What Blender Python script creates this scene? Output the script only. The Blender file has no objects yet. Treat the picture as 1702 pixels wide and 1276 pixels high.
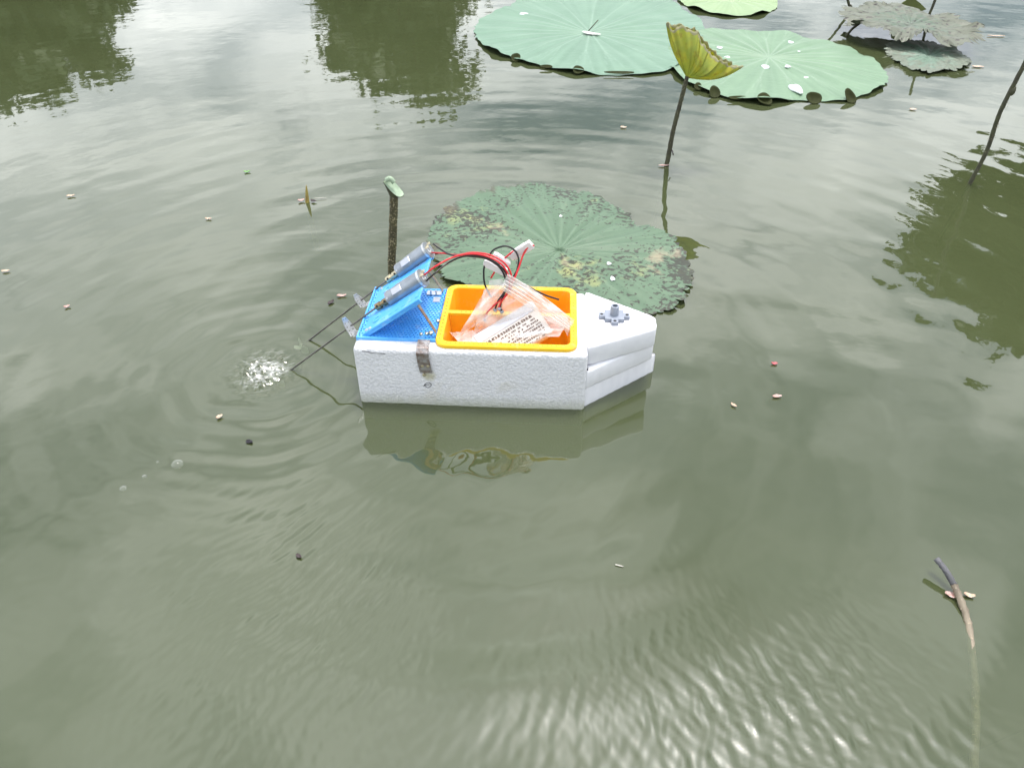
import bpy, bmesh, math, random
import numpy as np
from mathutils import Vector, Matrix, Quaternion

random.seed(7)
rng = np.random.default_rng(11)
SC = bpy.context.scene
COL = SC.collection
R = math.radians

# ------------------------------------------------------------------ camera
FPX, CAM_H, PITCH = 1280.0, 0.64, R(38)          # focal length in photo pixels (1702 wide)
cam_d = bpy.data.cameras.new('camera')
cam_d.sensor_fit = 'HORIZONTAL'; cam_d.sensor_width = 36.0
cam_d.lens = 36.0 * FPX / 1702.0
cam_d.clip_start = 0.02; cam_d.clip_end = 600
cam = bpy.data.objects.new('camera', cam_d); COL.objects.link(cam)
cam.location = (0, 0, CAM_H); cam.rotation_euler = (R(90) - PITCH, 0, 0)
SC.camera = cam

# ------------------------------------------------------------------ sky, sun, exposure
SUN_EL, SUN_AZ = R(77), R(32)                     # azimuth from +Y towards +X
W = bpy.data.worlds.new('World'); SC.world = W; W.use_nodes = True
nt = W.node_tree; nt.nodes.clear(); N = nt.nodes.new; L = nt.links.new
out = N('ShaderNodeOutputWorld'); bg = N('ShaderNodeBackground'); bg.inputs[1].default_value = 0.12
sky = N('ShaderNodeTexSky'); sky.sky_type = 'NISHITA'; sky.sun_disc = False
sky.sun_elevation = SUN_EL; sky.sun_rotation = SUN_AZ
sky.air_density = 1.0; sky.dust_density = 2.5; sky.ozone_density = 1.0
tc = N('ShaderNodeTexCoord'); sep = N('ShaderNodeSeparateXYZ'); L(tc.outputs['Generated'], sep.inputs[0])
def wmath(op, a, b=None):
    m = N('ShaderNodeMath'); m.operation = op
    for i, v in enumerate((a, b)):
        if v is None: continue
        if isinstance(v, (int, float)): m.inputs[i].default_value = v
        else: L(v, m.inputs[i])
    return m.outputs[0]
zc = wmath('ADD', wmath('MAXIMUM', sep.outputs[2], 0.0), 0.22)
comb = N('ShaderNodeCombineXYZ')
L(wmath('DIVIDE', sep.outputs[0], zc), comb.inputs[0]); L(wmath('DIVIDE', sep.outputs[1], zc), comb.inputs[1])
comb.inputs[2].default_value = 1.7
n1 = N('ShaderNodeTexNoise'); n1.inputs['Scale'].default_value = 1.55; n1.inputs['Detail'].default_value = 7
n1.inputs['Roughness'].default_value = 0.58; n1.inputs['Distortion'].default_value = 0.35
L(comb.outputs[0], n1.inputs['Vector'])
cr = N('ShaderNodeValToRGB'); cr.color_ramp.elements[0].position = 0.335; cr.color_ramp.elements[1].position = 0.55
L(n1.outputs[0], cr.inputs[0])
n2 = N('ShaderNodeTexNoise'); n2.inputs['Scale'].default_value = 2.6; n2.inputs['Detail'].default_value = 5
L(comb.outputs[0], n2.inputs['Vector'])
cc = N('ShaderNodeValToRGB')
cc.color_ramp.elements[0].position = 0.32; cc.color_ramp.elements[0].color = (9.0, 9.8, 10.8, 1)
cc.color_ramp.elements[1].position = 0.66; cc.color_ramp.elements[1].color = (18.6, 19.0, 19.2, 1)
L(n2.outputs[0], cc.inputs[0])
mx = N('ShaderNodeMix'); mx.data_type = 'RGBA'
L(cr.outputs[0], mx.inputs[0]); L(sky.outputs[0], mx.inputs[6]); L(cc.outputs[0], mx.inputs[7])
zg = wmath('ADD', wmath('MULTIPLY', wmath('MAXIMUM', sep.outputs[2], 0.0), 0.04), 1.12)   # overcast skies are brighter overhead
dt = N('ShaderNodeVectorMath'); dt.operation = 'DOT_PRODUCT'; L(tc.outputs['Generated'], dt.inputs[0])
dt.inputs[1].default_value = (math.sin(SUN_AZ) * math.cos(SUN_EL), math.cos(SUN_AZ) * math.cos(SUN_EL), math.sin(SUN_EL))
aur = wmath('POWER', wmath('MAXIMUM', dt.outputs['Value'], 0.0), 34.0)                # bright veil of thin cloud round the sun
core = wmath('POWER', wmath('MAXIMUM', dt.outputs['Value'], 0.0), 110.0)
zg = wmath('MULTIPLY', zg, wmath('ADD', wmath('ADD', wmath('MULTIPLY', aur, 3.2), wmath('MULTIPLY', core, 9.0)), 1.0))
vm = N('ShaderNodeVectorMath'); vm.operation = 'SCALE'; L(mx.outputs[2], vm.inputs[0]); L(zg, vm.inputs[3])
L(vm.outputs[0], bg.inputs[0]); L(bg.outputs[0], out.inputs[0])

sd = bpy.data.lights.new('sun', 'SUN'); sd.energy = 1.5; sd.angle = R(12); sd.color = (1.0, 0.965, 0.9)
sun = bpy.data.objects.new('sun', sd); COL.objects.link(sun)
sdir = Vector((math.sin(SUN_AZ) * math.cos(SUN_EL), math.cos(SUN_AZ) * math.cos(SUN_EL), math.sin(SUN_EL)))
sun.rotation_euler = (-sdir).to_track_quat('-Z', 'Y').to_euler(); sun.location = (0, 0, 30)
vs = SC.view_settings
vs.view_transform = 'Standard'; vs.look = 'None'; vs.gamma = 1.0; vs.exposure = 0.0; vs.use_curve_mapping = False
SC.cycles.max_bounces = 10; SC.cycles.transparent_max_bounces = 24
SC.cycles.use_denoising = True

# ------------------------------------------------------------------ geometry helpers
def ray(px, py):
    a = (px - 851) / FPX; b = -(py - 638) / FPX
    return Vector((a, math.cos(PITCH) + b * math.sin(PITCH), -math.sin(PITCH) + b * math.cos(PITCH)))
CAMP = Vector((0, 0, CAM_H))
def at(px, py, z=0.0):
    d = ray(px, py); return CAMP + d * ((z - CAM_H) / d.z)
def aty(px, py, p0, n=Vector((0, 1, 0))):
    d = ray(px, py); return CAMP + d * ((p0 - CAMP).dot(n) / d.dot(n))

def tag(o, label=None, cat=None, group=None, kind=None):
    for k, v in (('label', label), ('category', cat), ('group', group), ('kind', kind)):
        if v: o[k] = v
    return o
def empty(name, loc, rz=0.0):
    o = bpy.data.objects.new(name, None); COL.objects.link(o)
    o.location = loc; o.rotation_euler = (0, 0, rz); o.empty_display_size = 0.02
    return o
def mesh_obj(name, me, material, parent=None, smooth=True):
    if material: me.materials.append(material)
    if smooth and len(me.polygons): me.polygons.foreach_set('use_smooth', np.ones(len(me.polygons), dtype=bool))
    o = bpy.data.objects.new(name, me); COL.objects.link(o)
    if parent: o.parent = parent
    return o
def from_lists(name, V, Fc, material, parent=None, smooth=True):
    me = bpy.data.meshes.new(name); me.from_pydata([tuple(v) for v in V], [], Fc); me.update()
    return mesh_obj(name, me, material, parent, smooth)
def grid_mesh(name, P, wrap=False):
    """P: (rows, cols, 3) array -> quad mesh, fast."""
    nr, nc, _ = P.shape
    me = bpy.data.meshes.new(name)
    me.vertices.add(nr * nc); me.vertices.foreach_set('co', P.reshape(-1).astype(np.float32))
    i = np.arange(nr - 1)[:, None]; j = np.arange(nc if wrap else nc - 1)[None, :]
    j2 = (j + 1) % nc
    q = np.stack([i * nc + j, i * nc + j2, (i + 1) * nc + j2, (i + 1) * nc + j], -1).reshape(-1, 4)
    me.loops.add(q.size); me.loops.foreach_set('vertex_index', q.reshape(-1).astype(np.int32))
    me.polygons.add(len(q)); me.polygons.foreach_set('loop_start', np.arange(0, q.size, 4, dtype=np.int32))
    me.update(calc_edges=True)
    return me
def bm_obj(name, bm, material, parent=None, smooth=False, auto=True):
    me = bpy.data.meshes.new(name)
    bmesh.ops.recalc_face_normals(bm, faces=bm.faces)
    bm.to_mesh(me); bm.free()
    o = mesh_obj(name, me, material, parent, smooth)
    return o
def add_box(bm, c, s, M=None, bev=0.0, seg=2):
    r = bmesh.ops.create_cube(bm, size=1.0); vs_ = r['verts']
    bmesh.ops.scale(bm, vec=s, verts=vs_)
    if bev > 0:
        es = list({e for v in vs_ for e in v.link_edges})
        g = bmesh.ops.bevel(bm, geom=es, offset=bev, segments=seg, affect='EDGES', profile=0.5)
        vs_ = list({v for f in g['faces'] for v in f.verts} | {v for v in vs_ if v.is_valid})
        seen = set(vs_); st = list(vs_)
        while st:
            v = st.pop()
            for e in v.link_edges:
                w = e.other_vert(v)
                if w not in seen: seen.add(w); st.append(w)
        vs_ = list(seen)
    if M is not None: bmesh.ops.transform(bm, matrix=M, verts=vs_)
    bmesh.ops.translate(bm, vec=c, verts=vs_)
    return vs_
def axis_frame(d):
    d = d.normalized(); a = Vector((0, 0, 1)) if abs(d.z) < 0.9 else Vector((1, 0, 0))
    x = a.cross(d).normalized(); y = d.cross(x)
    return x, y, d
def add_lathe(bm, p, d, prof, n=20, close=True):
    """prof: list of (t, r) along direction d from p."""
    x, y, d = axis_frame(d); rings = []
    for t, r in prof:
        rings.append([bm.verts.new(p + d * t + (x * math.cos(2 * math.pi * k / n) + y * math.sin(2 * math.pi * k / n)) * r) for k in range(n)])
    for a, b in zip(rings, rings[1:]):
        for k in range(n):
            bm.faces.new((a[k], a[(k + 1) % n], b[(k + 1) % n], b[k]))
    if close:
        bm.faces.new(rings[0][::-1]); bm.faces.new(rings[-1])
def catmull(P, m=8):
    P = [Vector(p) for p in P]; Q = [P[0] * 2 - P[1]] + P + [P[-1] * 2 - P[-2]]; o = []
    for i in range(1, len(Q) - 2):
        a, b, c, d = Q[i - 1:i + 3]
        for k in range(m):
            t = k / m
            o.append(0.5 * ((2 * b) + (c - a) * t + (2 * a - 5 * b + 4 * c - d) * t * t + (3 * b - a - 3 * c + d) * t ** 3))
    o.append(P[-1]); return o
def add_tube(bm, P, rad, n=8, jit=0.0, cap=True):
    P = [Vector(p) for p in P]; m = len(P); rings = []
    x = None
    for i in range(m):
        d = (P[min(i + 1, m - 1)] - P[max(i - 1, 0)]).normalized()
        if x is None: x, y, _ = axis_frame(d)
        else:
            x = (x - d * x.dot(d)).normalized(); y = d.cross(x)
        r = rad(i / (m - 1)) if callable(rad) else rad
        rings.append([bm.verts.new(P[i] + (x * math.cos(2 * math.pi * k / n) + y * math.sin(2 * math.pi * k / n)) * r * (1 + random.uniform(-jit, jit))) for k in range(n)])
    for a, b in zip(rings, rings[1:]):
        for k in range(n): bm.faces.new((a[k], a[(k + 1) % n], b[(k + 1) % n], b[k]))
    if cap:
        bm.faces.new(rings[0][::-1]); bm.faces.new(rings[-1])
def tube(name, P, rad, material, parent=None, n=8, m=8, jit=0.0):
    bm = bmesh.new(); add_tube(bm, catmull(P, m) if m > 1 else P, rad, n, jit)
    return bm_obj(name, bm, material, parent, smooth=True)
def prism(bm, pts, z0, z1, bev=0.0, seg=3):
    vs_ = [bm.verts.new((x, y, z0)) for x, y in pts]; f = bm.faces.new(vs_)
    r = bmesh.ops.extrude_face_region(bm, geom=[f])
    tv = [v for v in r['geom'] if isinstance(v, bmesh.types.BMVert)]
    bmesh.ops.translate(bm, vec=(0, 0, z1 - z0), verts=tv)
    if bev:
        allv = set(vs_) | set(tv)
        es = [e for e in bm.edges if e.verts[0] in allv and e.verts[1] in allv]
        bmesh.ops.bevel(bm, geom=es, offset=bev, segments=seg, affect='EDGES', profile=0.5)
def perforated(nu, nv, mp, hole=0.5, depth=1.0, floor=True, stagger=0.0):
    """Plate of nu x nv cells, each with a recessed octagonal hole. mp(s,t,d) -> point (d: depth 0..1)."""
    V, Fc = [], []
    ang = [math.pi / 8 + k * math.pi / 4 for k in range(8)]
    sq = [(1, .41), (.41, 1), (-.41, 1), (-1, .41), (-1, -.41), (-.41, -1), (.41, -1), (1, -.41)]
    cor = {0: (1, 1), 2: (-1, 1), 4: (-1, -1), 6: (1, -1)}
    for i in range(nu):
        for j in range(nv):
            b = len(V); cs, ct = i + .5, j + .5
            sh_ = stagger * (1 if j % 2 else -1)
            def P(x, y, d): return mp((cs + sh_ + x * .5) / nu, (ct + y * .5) / nv, d)
            for x, y in sq: V.append(P(x, y, 0))
            for a in ang: V.append(P(math.cos(a) * hole, math.sin(a) * hole, 0))
            for a in ang: V.append(P(math.cos(a) * hole * .95, math.sin(a) * hole * .95, depth))
            for k in (1, 3, 5, 7): pass
            for k in (0, 2, 4, 6): V.append(P(*cor[k], 0))
            for k in range(8):
                k2 = (k + 1) % 8
                if k in cor: Fc.append((b + k, b + 24 + k // 2, b + k2, b + 8 + k2, b + 8 + k))
                else: Fc.append((b + k, b + k2, b + 8 + k2, b + 8 + k))
                if floor: Fc.append((b + 8 + k, b + 8 + k2, b + 16 + k2, b + 16 + k))
            if floor: Fc.append(tuple(b + 16 + k for k in range(8)))
    return V, Fc

# ------------------------------------------------------------------ materials
def new_mat(name):
    m = bpy.data.materials.new(name); m.use_nodes = True
    t = m.node_tree; b = t.nodes['Principled BSDF']; return m, t, b
def S(b, **kw):
    for k, v in kw.items():
        b.inputs[k.replace('_', ' ')].default_value = v
def noise(t, scale, detail=4, rough=0.55, coord='Object', vec=None):
    n = t.nodes.new('ShaderNodeTexNoise'); n.inputs['Scale'].default_value = scale
    n.inputs['Detail'].default_value = detail; n.inputs['Roughness'].default_value = rough
    if vec is None:
        c = t.nodes.get('tc') or t.nodes.new('ShaderNodeTexCoord'); c.name = 'tc'; vec = c.outputs[coord]
    t.links.new(vec, n.inputs['Vector']); return n.outputs[0]
def ramp(t, src, stops):
    r = t.nodes.new('ShaderNodeValToRGB'); e = r.color_ramp.elements
    while len(e) < len(stops): e.new(0.5)
    for k, (p, c) in enumerate(stops):
        e[k].position = p; e[k].color = (c, c, c, 1) if isinstance(c, (int, float)) else (*c, 1)
    t.links.new(src, r.inputs[0]); return r.outputs[0]
def mixc(t, f, a, b):
    m = t.nodes.new('ShaderNodeMix'); m.data_type = 'RGBA'
    for s, v in ((0, f), (6, a), (7, b)):
        if isinstance(v, (int, float)): m.inputs[s].default_value = v
        elif isinstance(v, tuple): m.inputs[s].default_value = (*v, 1)
        else: t.links.new(v, m.inputs[s])
    return m.outputs[2]
def mth(t, op, a, b=0.0):
    m = t.nodes.new('ShaderNodeMath'); m.operation = op
    for i, v in enumerate((a, b)):
        if isinstance(v, (int, float)): m.inputs[i].default_value = v
        else: t.links.new(v, m.inputs[i])
    return m.outputs[0]
def bump(t, b, h, strength, dist=0.001):
    n = t.nodes.new('ShaderNodeBump'); n.inputs['Strength'].default_value = strength; n.inputs['Distance'].default_value = dist
    t.links.new(h, n.inputs['Height']); t.links.new(n.outputs[0], b.inputs['Normal'])
def attr(t, name):
    a = t.nodes.new('ShaderNodeAttribute'); a.attribute_name = name; return a.outputs['Fac']
def simple(name, c, rough=0.5, metal=0.0, var=0.25, scale=60, bumpd=0.0, c2=None, **kw):
    m, t, b = new_mat(name); S(b, Roughness=rough, Metallic=metal)
    n = noise(t, scale)
    c2 = c2 or tuple(x * (1 - var) for x in c)
    f = ramp(t, n, [(0.35, 0.0), (0.65, 1.0)])
    t.links.new(mixc(t, f, tuple(c), tuple(c2)), b.inputs['Base Color'])
    if bumpd: bump(t, b, noise(t, scale * 3), 0.6, bumpd)
    for k, v in kw.items(): b.inputs[k.replace('_', ' ')].default_value = v
    return m

def scuff(m, c):
    t = m.node_tree; b = t.nodes['Principled BSDF']; src = b.inputs['Base Color'].links[0].from_socket
    f = ramp(t, mth(t, 'ADD', noise(t, 55, 6, .7), mth(t, 'MULTIPLY', noise(t, 330, 2), .25)), [(.66, 0.0), (.78, .5)])
    t.links.new(mixc(t, f, src, c), b.inputs['Base Color'])
    t.links.new(ramp(t, noise(t, 35, 5), [(.3, .28), (.7, .52)]), b.inputs['Roughness'])
def eps_mat():
    m, t, b = new_mat('foam_beads'); S(b, Roughness=0.55)
    tc_ = t.nodes.new('ShaderNodeTexCoord'); tc_.name = 'tc'
    v = t.nodes.new('ShaderNodeTexVoronoi'); v.inputs['Scale'].default_value = 320
    t.links.new(tc_.outputs['Object'], v.inputs['Vector'])
    n = noise(t, 30, 5); n2_ = noise(t, 140, 3)
    c = mixc(t, ramp(t, n, [(0.35, 0.0), (0.7, 1.0)]), (0.67, 0.675, 0.70), (0.63, 0.635, 0.66))
    c = mixc(t, ramp(t, v.outputs['Distance'], [(0.45, 0.0), (0.95, 0.35)]), c, (0.48, 0.49, 0.53))
    # a little pond grime low on the sides
    sp = t.nodes.new('ShaderNodeSeparateXYZ'); t.links.new(tc_.outputs['Object'], sp.inputs[0])
    low = ramp(t, mth(t, 'ADD', sp.outputs[2], mth(t, 'MULTIPLY', n2_, 0.014)), [(0.004, 1.0), (0.026, 0.0)])
    c = mixc(t, mth(t, 'MULTIPLY', low, 0.8), c, (0.36, 0.38, 0.27))
    sm = ramp(t, mth(t, 'ADD', noise(t, 17, 4, .6), mth(t, 'MULTIPLY', n2_, .2)), [(.70, 0.0), (.80, .35)])
    c = mixc(t, sm, c, (0.50, 0.48, 0.40))
    # stain beside the strap
    dx = mth(t, 'SUBTRACT', sp.outputs[0], 0.094); dz = mth(t, 'SUBTRACT', sp.outputs[2], 0.047)
    rr = mth(t, 'ADD', mth(t, 'MULTIPLY', dx, dx), mth(t, 'MULTIPLY', dz, dz))
    st = ramp(t, mth(t, 'ADD', mth(t, 'MULTIPLY', rr, 5000), mth(t, 'MULTIPLY', n2_, 0.6)), [(0.3, 0.75), (0.8, 0.0)])
    c = mixc(t, st, c, (0.36, 0.34, 0.19))
    t.links.new(c, b.inputs['Base Color'])
    h = mth(t, 'MULTIPLY', v.outputs['Distance'], -1.0); h = mth(t, 'ADD', h, mth(t, 'MULTIPLY', n2_, 0.25))
    bump(t, b, h, 0.8, 0.0011)
    return m
M_eps = eps_mat()
M_foam = simple('smooth_white_foam', (0.686, 0.690, 0.726), 0.5, var=0.05, scale=45, bumpd=0.0004)
M_yellow = simple('yellow_plastic', (0.86, 0.52, 0.012), 0.32, var=0.06, scale=20)
M_orange = simple('amber_plastic', (0.93, 0.47, 0.020), 0.3, var=0.06, scale=14, c2=(0.92, 0.40, 0.014))
M_blue = simple('blue_plastic', (0.085, 0.40, 0.90), 0.38, var=0.12, scale=40)
scuff(M_blue, (.30, .52, .86)); scuff(M_yellow, (.80, .60, .16)); scuff(M_orange, (.80, .50, .12))
M_motor = simple('grey_steel_can', (0.36, 0.39, 0.43), 0.42, 0.75, var=0.2, scale=90)
M_silver = simple('bright_zinc', (0.72, 0.72, 0.72), 0.3, 0.85, var=0.15, scale=120)
M_flat = simple('pale_metal_flat', (0.52, 0.54, 0.59), 0.35, 0.5, var=0.08, scale=80)
M_brass = simple('dull_brass', (0.36, 0.27, 0.15), 0.35, 0.9, var=0.35, scale=160)
M_nickel = simple('nickel_brass', (0.68, 0.60, 0.42), 0.3, 0.9, var=0.2, scale=160)
M_steel = simple('steel_strip', (0.46, 0.45, 0.43), 0.42, 0.8, var=0.35, scale=140, c2=(0.30, 0.22, 0.17))
M_strap = simple('rusty_strap', (0.42, 0.42, 0.43), 0.45, 0.7, scale=110, c2=(0.22, 0.16, 0.13))
M_rod = simple('dark_steel_rod', (0.16, 0.155, 0.14), 0.35, 0.7, var=0.3, scale=90)
M_red = simple('red_wire', (0.62, 0.022, 0.03), 0.35, var=0.12, scale=40)
M_black = simple('black_wire', (0.012, 0.012, 0.014), 0.35, var=0.2, scale=40)
M_white = simple('white_connector', (0.80, 0.78, 0.78), 0.4, var=0.06, scale=70, Transmission_Weight=0.15)
M_grey = simple('grey_plastic', (0.27, 0.30, 0.36), 0.42, var=0.12, scale=60)
M_dark = simple('dark_hole', (0.02, 0.02, 0.022), 0.7, var=0.2)
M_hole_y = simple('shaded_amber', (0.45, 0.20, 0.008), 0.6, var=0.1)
M_petal = simple('beige_petal', (0.50, 0.34, 0.23), 0.6, scale=260, c2=(0.62, 0.50, 0.40))
M_petal_pink = simple('pink_petal', (0.46, 0.24, 0.20), 0.6, scale=260, c2=(0.60, 0.44, 0.40))
M_petal_dark = simple('dark_husk', (0.05, 0.035, 0.035), 0.6, scale=200)
M_petal_red = simple('red_petal', (0.52, 0.12, 0.13), 0.5, scale=220)
M_petal_green = simple('green_leaflet', (0.16, 0.36, 0.10), 0.5, scale=200)
M_twig = simple('pale_twig', (0.5, 0.48, 0.42), 0.6, scale=200)
M_drop = simple('water_drop', (0.86, 0.9, 0.9), 0.06, var=0.03, Transmission_Weight=0.25)

def stem_mat(name, c, c2, spot=None, thr=0.64):
    m, t, b = new_mat(name); S(b, Roughness=0.6)
    col = mixc(t, ramp(t, noise(t, 70, 5), [(0.35, 0.0), (0.65, 1.0)]), c, c2)
    if spot:
        v = noise(t, 420, 2)
        col = mixc(t, ramp(t, v, [(thr, 0.0), (thr + .05, 1.0)]), col, spot)
    t.links.new(col, b.inputs['Base Color']); bump(t, b, noise(t, 350, 3), 0.8, 0.001); return m
M_stem = stem_mat('prickly_stem', (0.060, 0.055, 0.022), (0.034, 0.030, 0.014), (0.42, 0.36, 0.22), 0.60)
M_stem2 = stem_mat('dark_green_stem', (0.055, 0.058, 0.026), (0.035, 0.033, 0.02), (0.16, 0.14, 0.08), 0.66)
M_snag = stem_mat('wet_brown_stem', (0.25, 0.21, 0.15), (0.15, 0.12, 0.085), (0.42, 0.35, 0.24))
M_snag_grey = stem_mat('grey_stem_tip', (0.12, 0.12, 0.13), (0.075, 0.075, 0.08))
M_cut = simple('pale_green_cut', (0.33, 0.43, 0.30), 0.6, scale=150)

def lotus_mat(name, green, light, veinc, edge_c, spot_amt=0.0, yellow=0.0, wither=0.0, pale=0.0):
    m, t, b = new_mat(name); S(b, Roughness=0.5); b.inputs['Specular IOR Level'].default_value = 0.38
    rr = attr(t, 'rr'); ve = attr(t, 'vein'); sk = attr(t, 'streak')
    n = mth(t, 'ADD', mth(t, 'MULTIPLY', noise(t, 9, 6), .6), mth(t, 'MULTIPLY', sk, .4)); nf = noise(t, 42, 6, 0.65); ns = noise(t, 75, 4, 0.6)
    c = mixc(t, ramp(t, n, [(0.3, 0.0), (0.7, 1.0)]), green, light)
    c = mixc(t, mth(t, 'MULTIPLY', ramp(t, noise(t, 160, 4), [(0.4, 0.0), (0.7, 1.0)]), 0.25), c, light)
    c = mixc(t, mth(t, 'MULTIPLY', ve, 0.42), c, veinc)
    if yellow:
        y = ramp(t, mth(t, 'ADD', noise(t, 5.5, 3), mth(t, 'MULTIPLY', nf, 0.35)), [(0.78, 0.0), (0.90, yellow)])
        c = mixc(t, y, c, (0.42, 0.42, 0.14))
    if spot_amt:
        msk = mth(t, 'ADD', mth(t, 'MULTIPLY', noise(t, 6.5, 3), 0.75), mth(t, 'MULTIPLY', rr, 0.11))
        s = mth(t, 'ADD', mth(t, 'MULTIPLY', noise(t, 115, 3, 0.6), 0.85), msk)
        c = mixc(t, ramp(t, s, [(0.945, 0.0), (0.975, 0.85)]), c, (0.030, 0.025, 0.020))
        mp_ = t.nodes.new('ShaderNodeMapping'); mp_.inputs['Scale'].default_value = (1, 2.0, 1); t.links.new(t.nodes['tc'].outputs['Object'], mp_.inputs[0])
        vo = t.nodes.new('ShaderNodeTexVoronoi'); vo.inputs['Scale'].default_value = 62; vo.inputs['Randomness'].default_value = 1.0; t.links.new(mp_.outputs[0], vo.inputs['Vector'])
        dz = mth(t, 'ADD', vo.outputs['Distance'], mth(t, 'MULTIPLY', noise(t, 130, 4), .5))
        dens = ramp(t, mth(t, 'ADD', noise(t, 5, 2), mth(t, 'MULTIPLY', rr, .12)), [(.45, 0.0), (.62, 1.0)])
        c = mixc(t, mth(t, 'MULTIPLY', ramp(t, dz, [(.36, .9), (.42, 0.0)]), dens), c, (0.022, 0.017, 0.015))
        rot = ramp(t, mth(t, 'ADD', mth(t, 'MULTIPLY', rr, .62), mth(t, 'MULTIPLY', noise(t, 11, 5, .65), .62)), [(.93, 0.0), (.99, .75)])
        c = mixc(t, rot, c, (0.075, 0.06, 0.045))
        dry = ramp(t, mth(t, 'ADD', noise(t, 8.5, 3), mth(t, 'MULTIPLY', nf, .3)), [(.80, 0.0), (.88, .7)])
        c = mixc(t, dry, c, (0.34, 0.28, 0.19))
    if wither:
        w = ramp(t, mth(t, 'ADD', nf, mth(t, 'MULTIPLY', rr, 0.35)), [(0.66 - .1 * wither, 0.0), (0.84 - .1 * wither, .65)])
        c = mixc(t, w, c, (0.15, 0.145, 0.11))
        c = mixc(t, ramp(t, ns, [(0.55, 0.0), (0.64, wither)]), c, (0.035, 0.030, 0.028))
    e = ramp(t, mth(t, 'ADD', rr, mth(t, 'MULTIPLY', nf, 0.10)), [(1.005, 0.0), (1.045, 1.0)])
    e2 = mth(t, 'MULTIPLY', e, ramp(t, noise(t, 14, 4), [(0.42, 0.15), (0.6, 1.0)]))
    c = mixc(t, e2, c, edge_c)
    t.links.new(c, b.inputs['Base Color'])
    bump(t, b, mth(t, 'ADD', noise(t, 60, 5), mth(t, 'MULTIPLY', ve, -0.8)), 0.5, 0.0025)
    return m
M_leaf_mid = lotus_mat('spotted_lotus_leaf', (0.072, 0.127, 0.076), (0.106, 0.170, 0.104), (0.154, 0.228, 0.148), (0.127, 0.095, 0.053), 1.0, 0.6)
M_leaf_top = lotus_mat('waxy_lotus_leaf', (0.108, 0.197, 0.133), (0.163, 0.266, 0.189), (0.257, 0.361, 0.283), (0.172, 0.138, 0.068))
M_leaf_right = lotus_mat('pale_lotus_leaf', (0.117, 0.200, 0.121), (0.176, 0.276, 0.172), (0.301, 0.385, 0.293), (0.184, 0.134, 0.075))
M_leaf_far = lotus_mat('yellowish_lotus_leaf', (0.200, 0.296, 0.144), (0.264, 0.360, 0.192), (0.320, 0.400, 0.240), (0.192, 0.120, 0.048))
M_leaf_dead = lotus_mat('withered_lotus_leaf', (0.071, 0.114, 0.076), (0.108, 0.151, 0.108), (0.162, 0.178, 0.140), (0.065, 0.049, 0.038), 0, 0, 1.0)
M_leaf_dead2 = lotus_mat('half_withered_lotus_leaf', (0.125, 0.199, 0.147), (0.169, 0.243, 0.184), (0.199, 0.265, 0.213), (0.221, 0.177, 0.125), 0, 0, 0.55)
M_flap = simple('dark_olive_lobe', (0.034, 0.040, 0.013), 0.7, scale=90, Specular_IOR_Level=0.12)  # very dark olive tone for the small lobes set at the leaf rims
M_olive = simple('olive_leaf', (0.10, 0.125, 0.025), 0.55, scale=40)

def curl_mat():
    m, t, b = new_mat('yellowed_leaf'); S(b, Roughness=0.55)
    ve = attr(t, 'vein'); rr = attr(t, 'rr')
    c = mixc(t, ramp(t, noise(t, 38, 5), [(0.36, 0.0), (0.62, 1.0)]), (0.46, 0.53, 0.10), (0.64, 0.62, 0.08))
    c = mixc(t, ramp(t, noise(t, 70, 4), [(0.56, 0.0), (0.72, 0.6)]), c, (0.38, 0.25, 0.04))
    c = mixc(t, mth(t, 'MULTIPLY', ve, 0.45), c, (0.16, 0.16, 0.03))
    c = mixc(t, ramp(t, mth(t, 'ADD', rr, mth(t, 'MULTIPLY', noise(t, 90), 0.1)), [(0.98, 0.0), (1.04, 0.9)]), c, (0.42, 0.40, 0.26))
    t.links.new(c, b.inputs['Base Color']); bump(t, b, mth(t, 'ADD', noise(t, 80, 4), ve), 0.6, 0.002)
    tl = t.nodes.new('ShaderNodeBsdfTranslucent'); t.links.new(c, tl.inputs[0])
    mx_ = t.nodes.new('ShaderNodeMixShader'); mx_.inputs[0].default_value = 0.5
    t.links.new(b.outputs[0], mx_.inputs[1]); t.links.new(tl.outputs[0], mx_.inputs[2])
    t.links.new(mx_.outputs[0], t.nodes['Material Output'].inputs[0]); return m
M_curl = curl_mat()

def film_mat(name, tint, white, gloss, alpha_n=0.0):
    m, t, b = new_mat(name); o = t.nodes['Material Output']
    S(b, Roughness=0.18); b.inputs['Base Color'].default_value = (*tint, 1)
    tr = t.nodes.new('ShaderNodeBsdfTransparent'); tr.inputs[0].default_value = (0.97, 0.96, 0.95, 1)
    mx_ = t.nodes.new('ShaderNodeMixShader')
    f = ramp(t, noise(t, 55, 4), [(0.35, white * .55), (0.7, white * 1.25)])
    t.links.new(f, mx_.inputs[0]); t.links.new(tr.outputs[0], mx_.inputs[1]); t.links.new(b.outputs[0], mx_.inputs[2])
    t.links.new(mx_.outputs[0], o.inputs[0]); bump(t, b, noise(t, 60, 3), 0.7, 0.004); return m
M_film = film_mat('clear_plastic_film', (0.92, 0.93, 0.94), 0.44, 0.3)
M_zip = film_mat('zip_strip_plastic', (0.92, 0.88, 0.86), 0.52, 0.4)
M_wrap = simple('white_shrink_wrap', (0.72, 0.68, 0.64), 0.25, var=0.08, scale=40)
M_print = simple('black_print', (0.17, 0.10, 0.07), 0.5)

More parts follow.
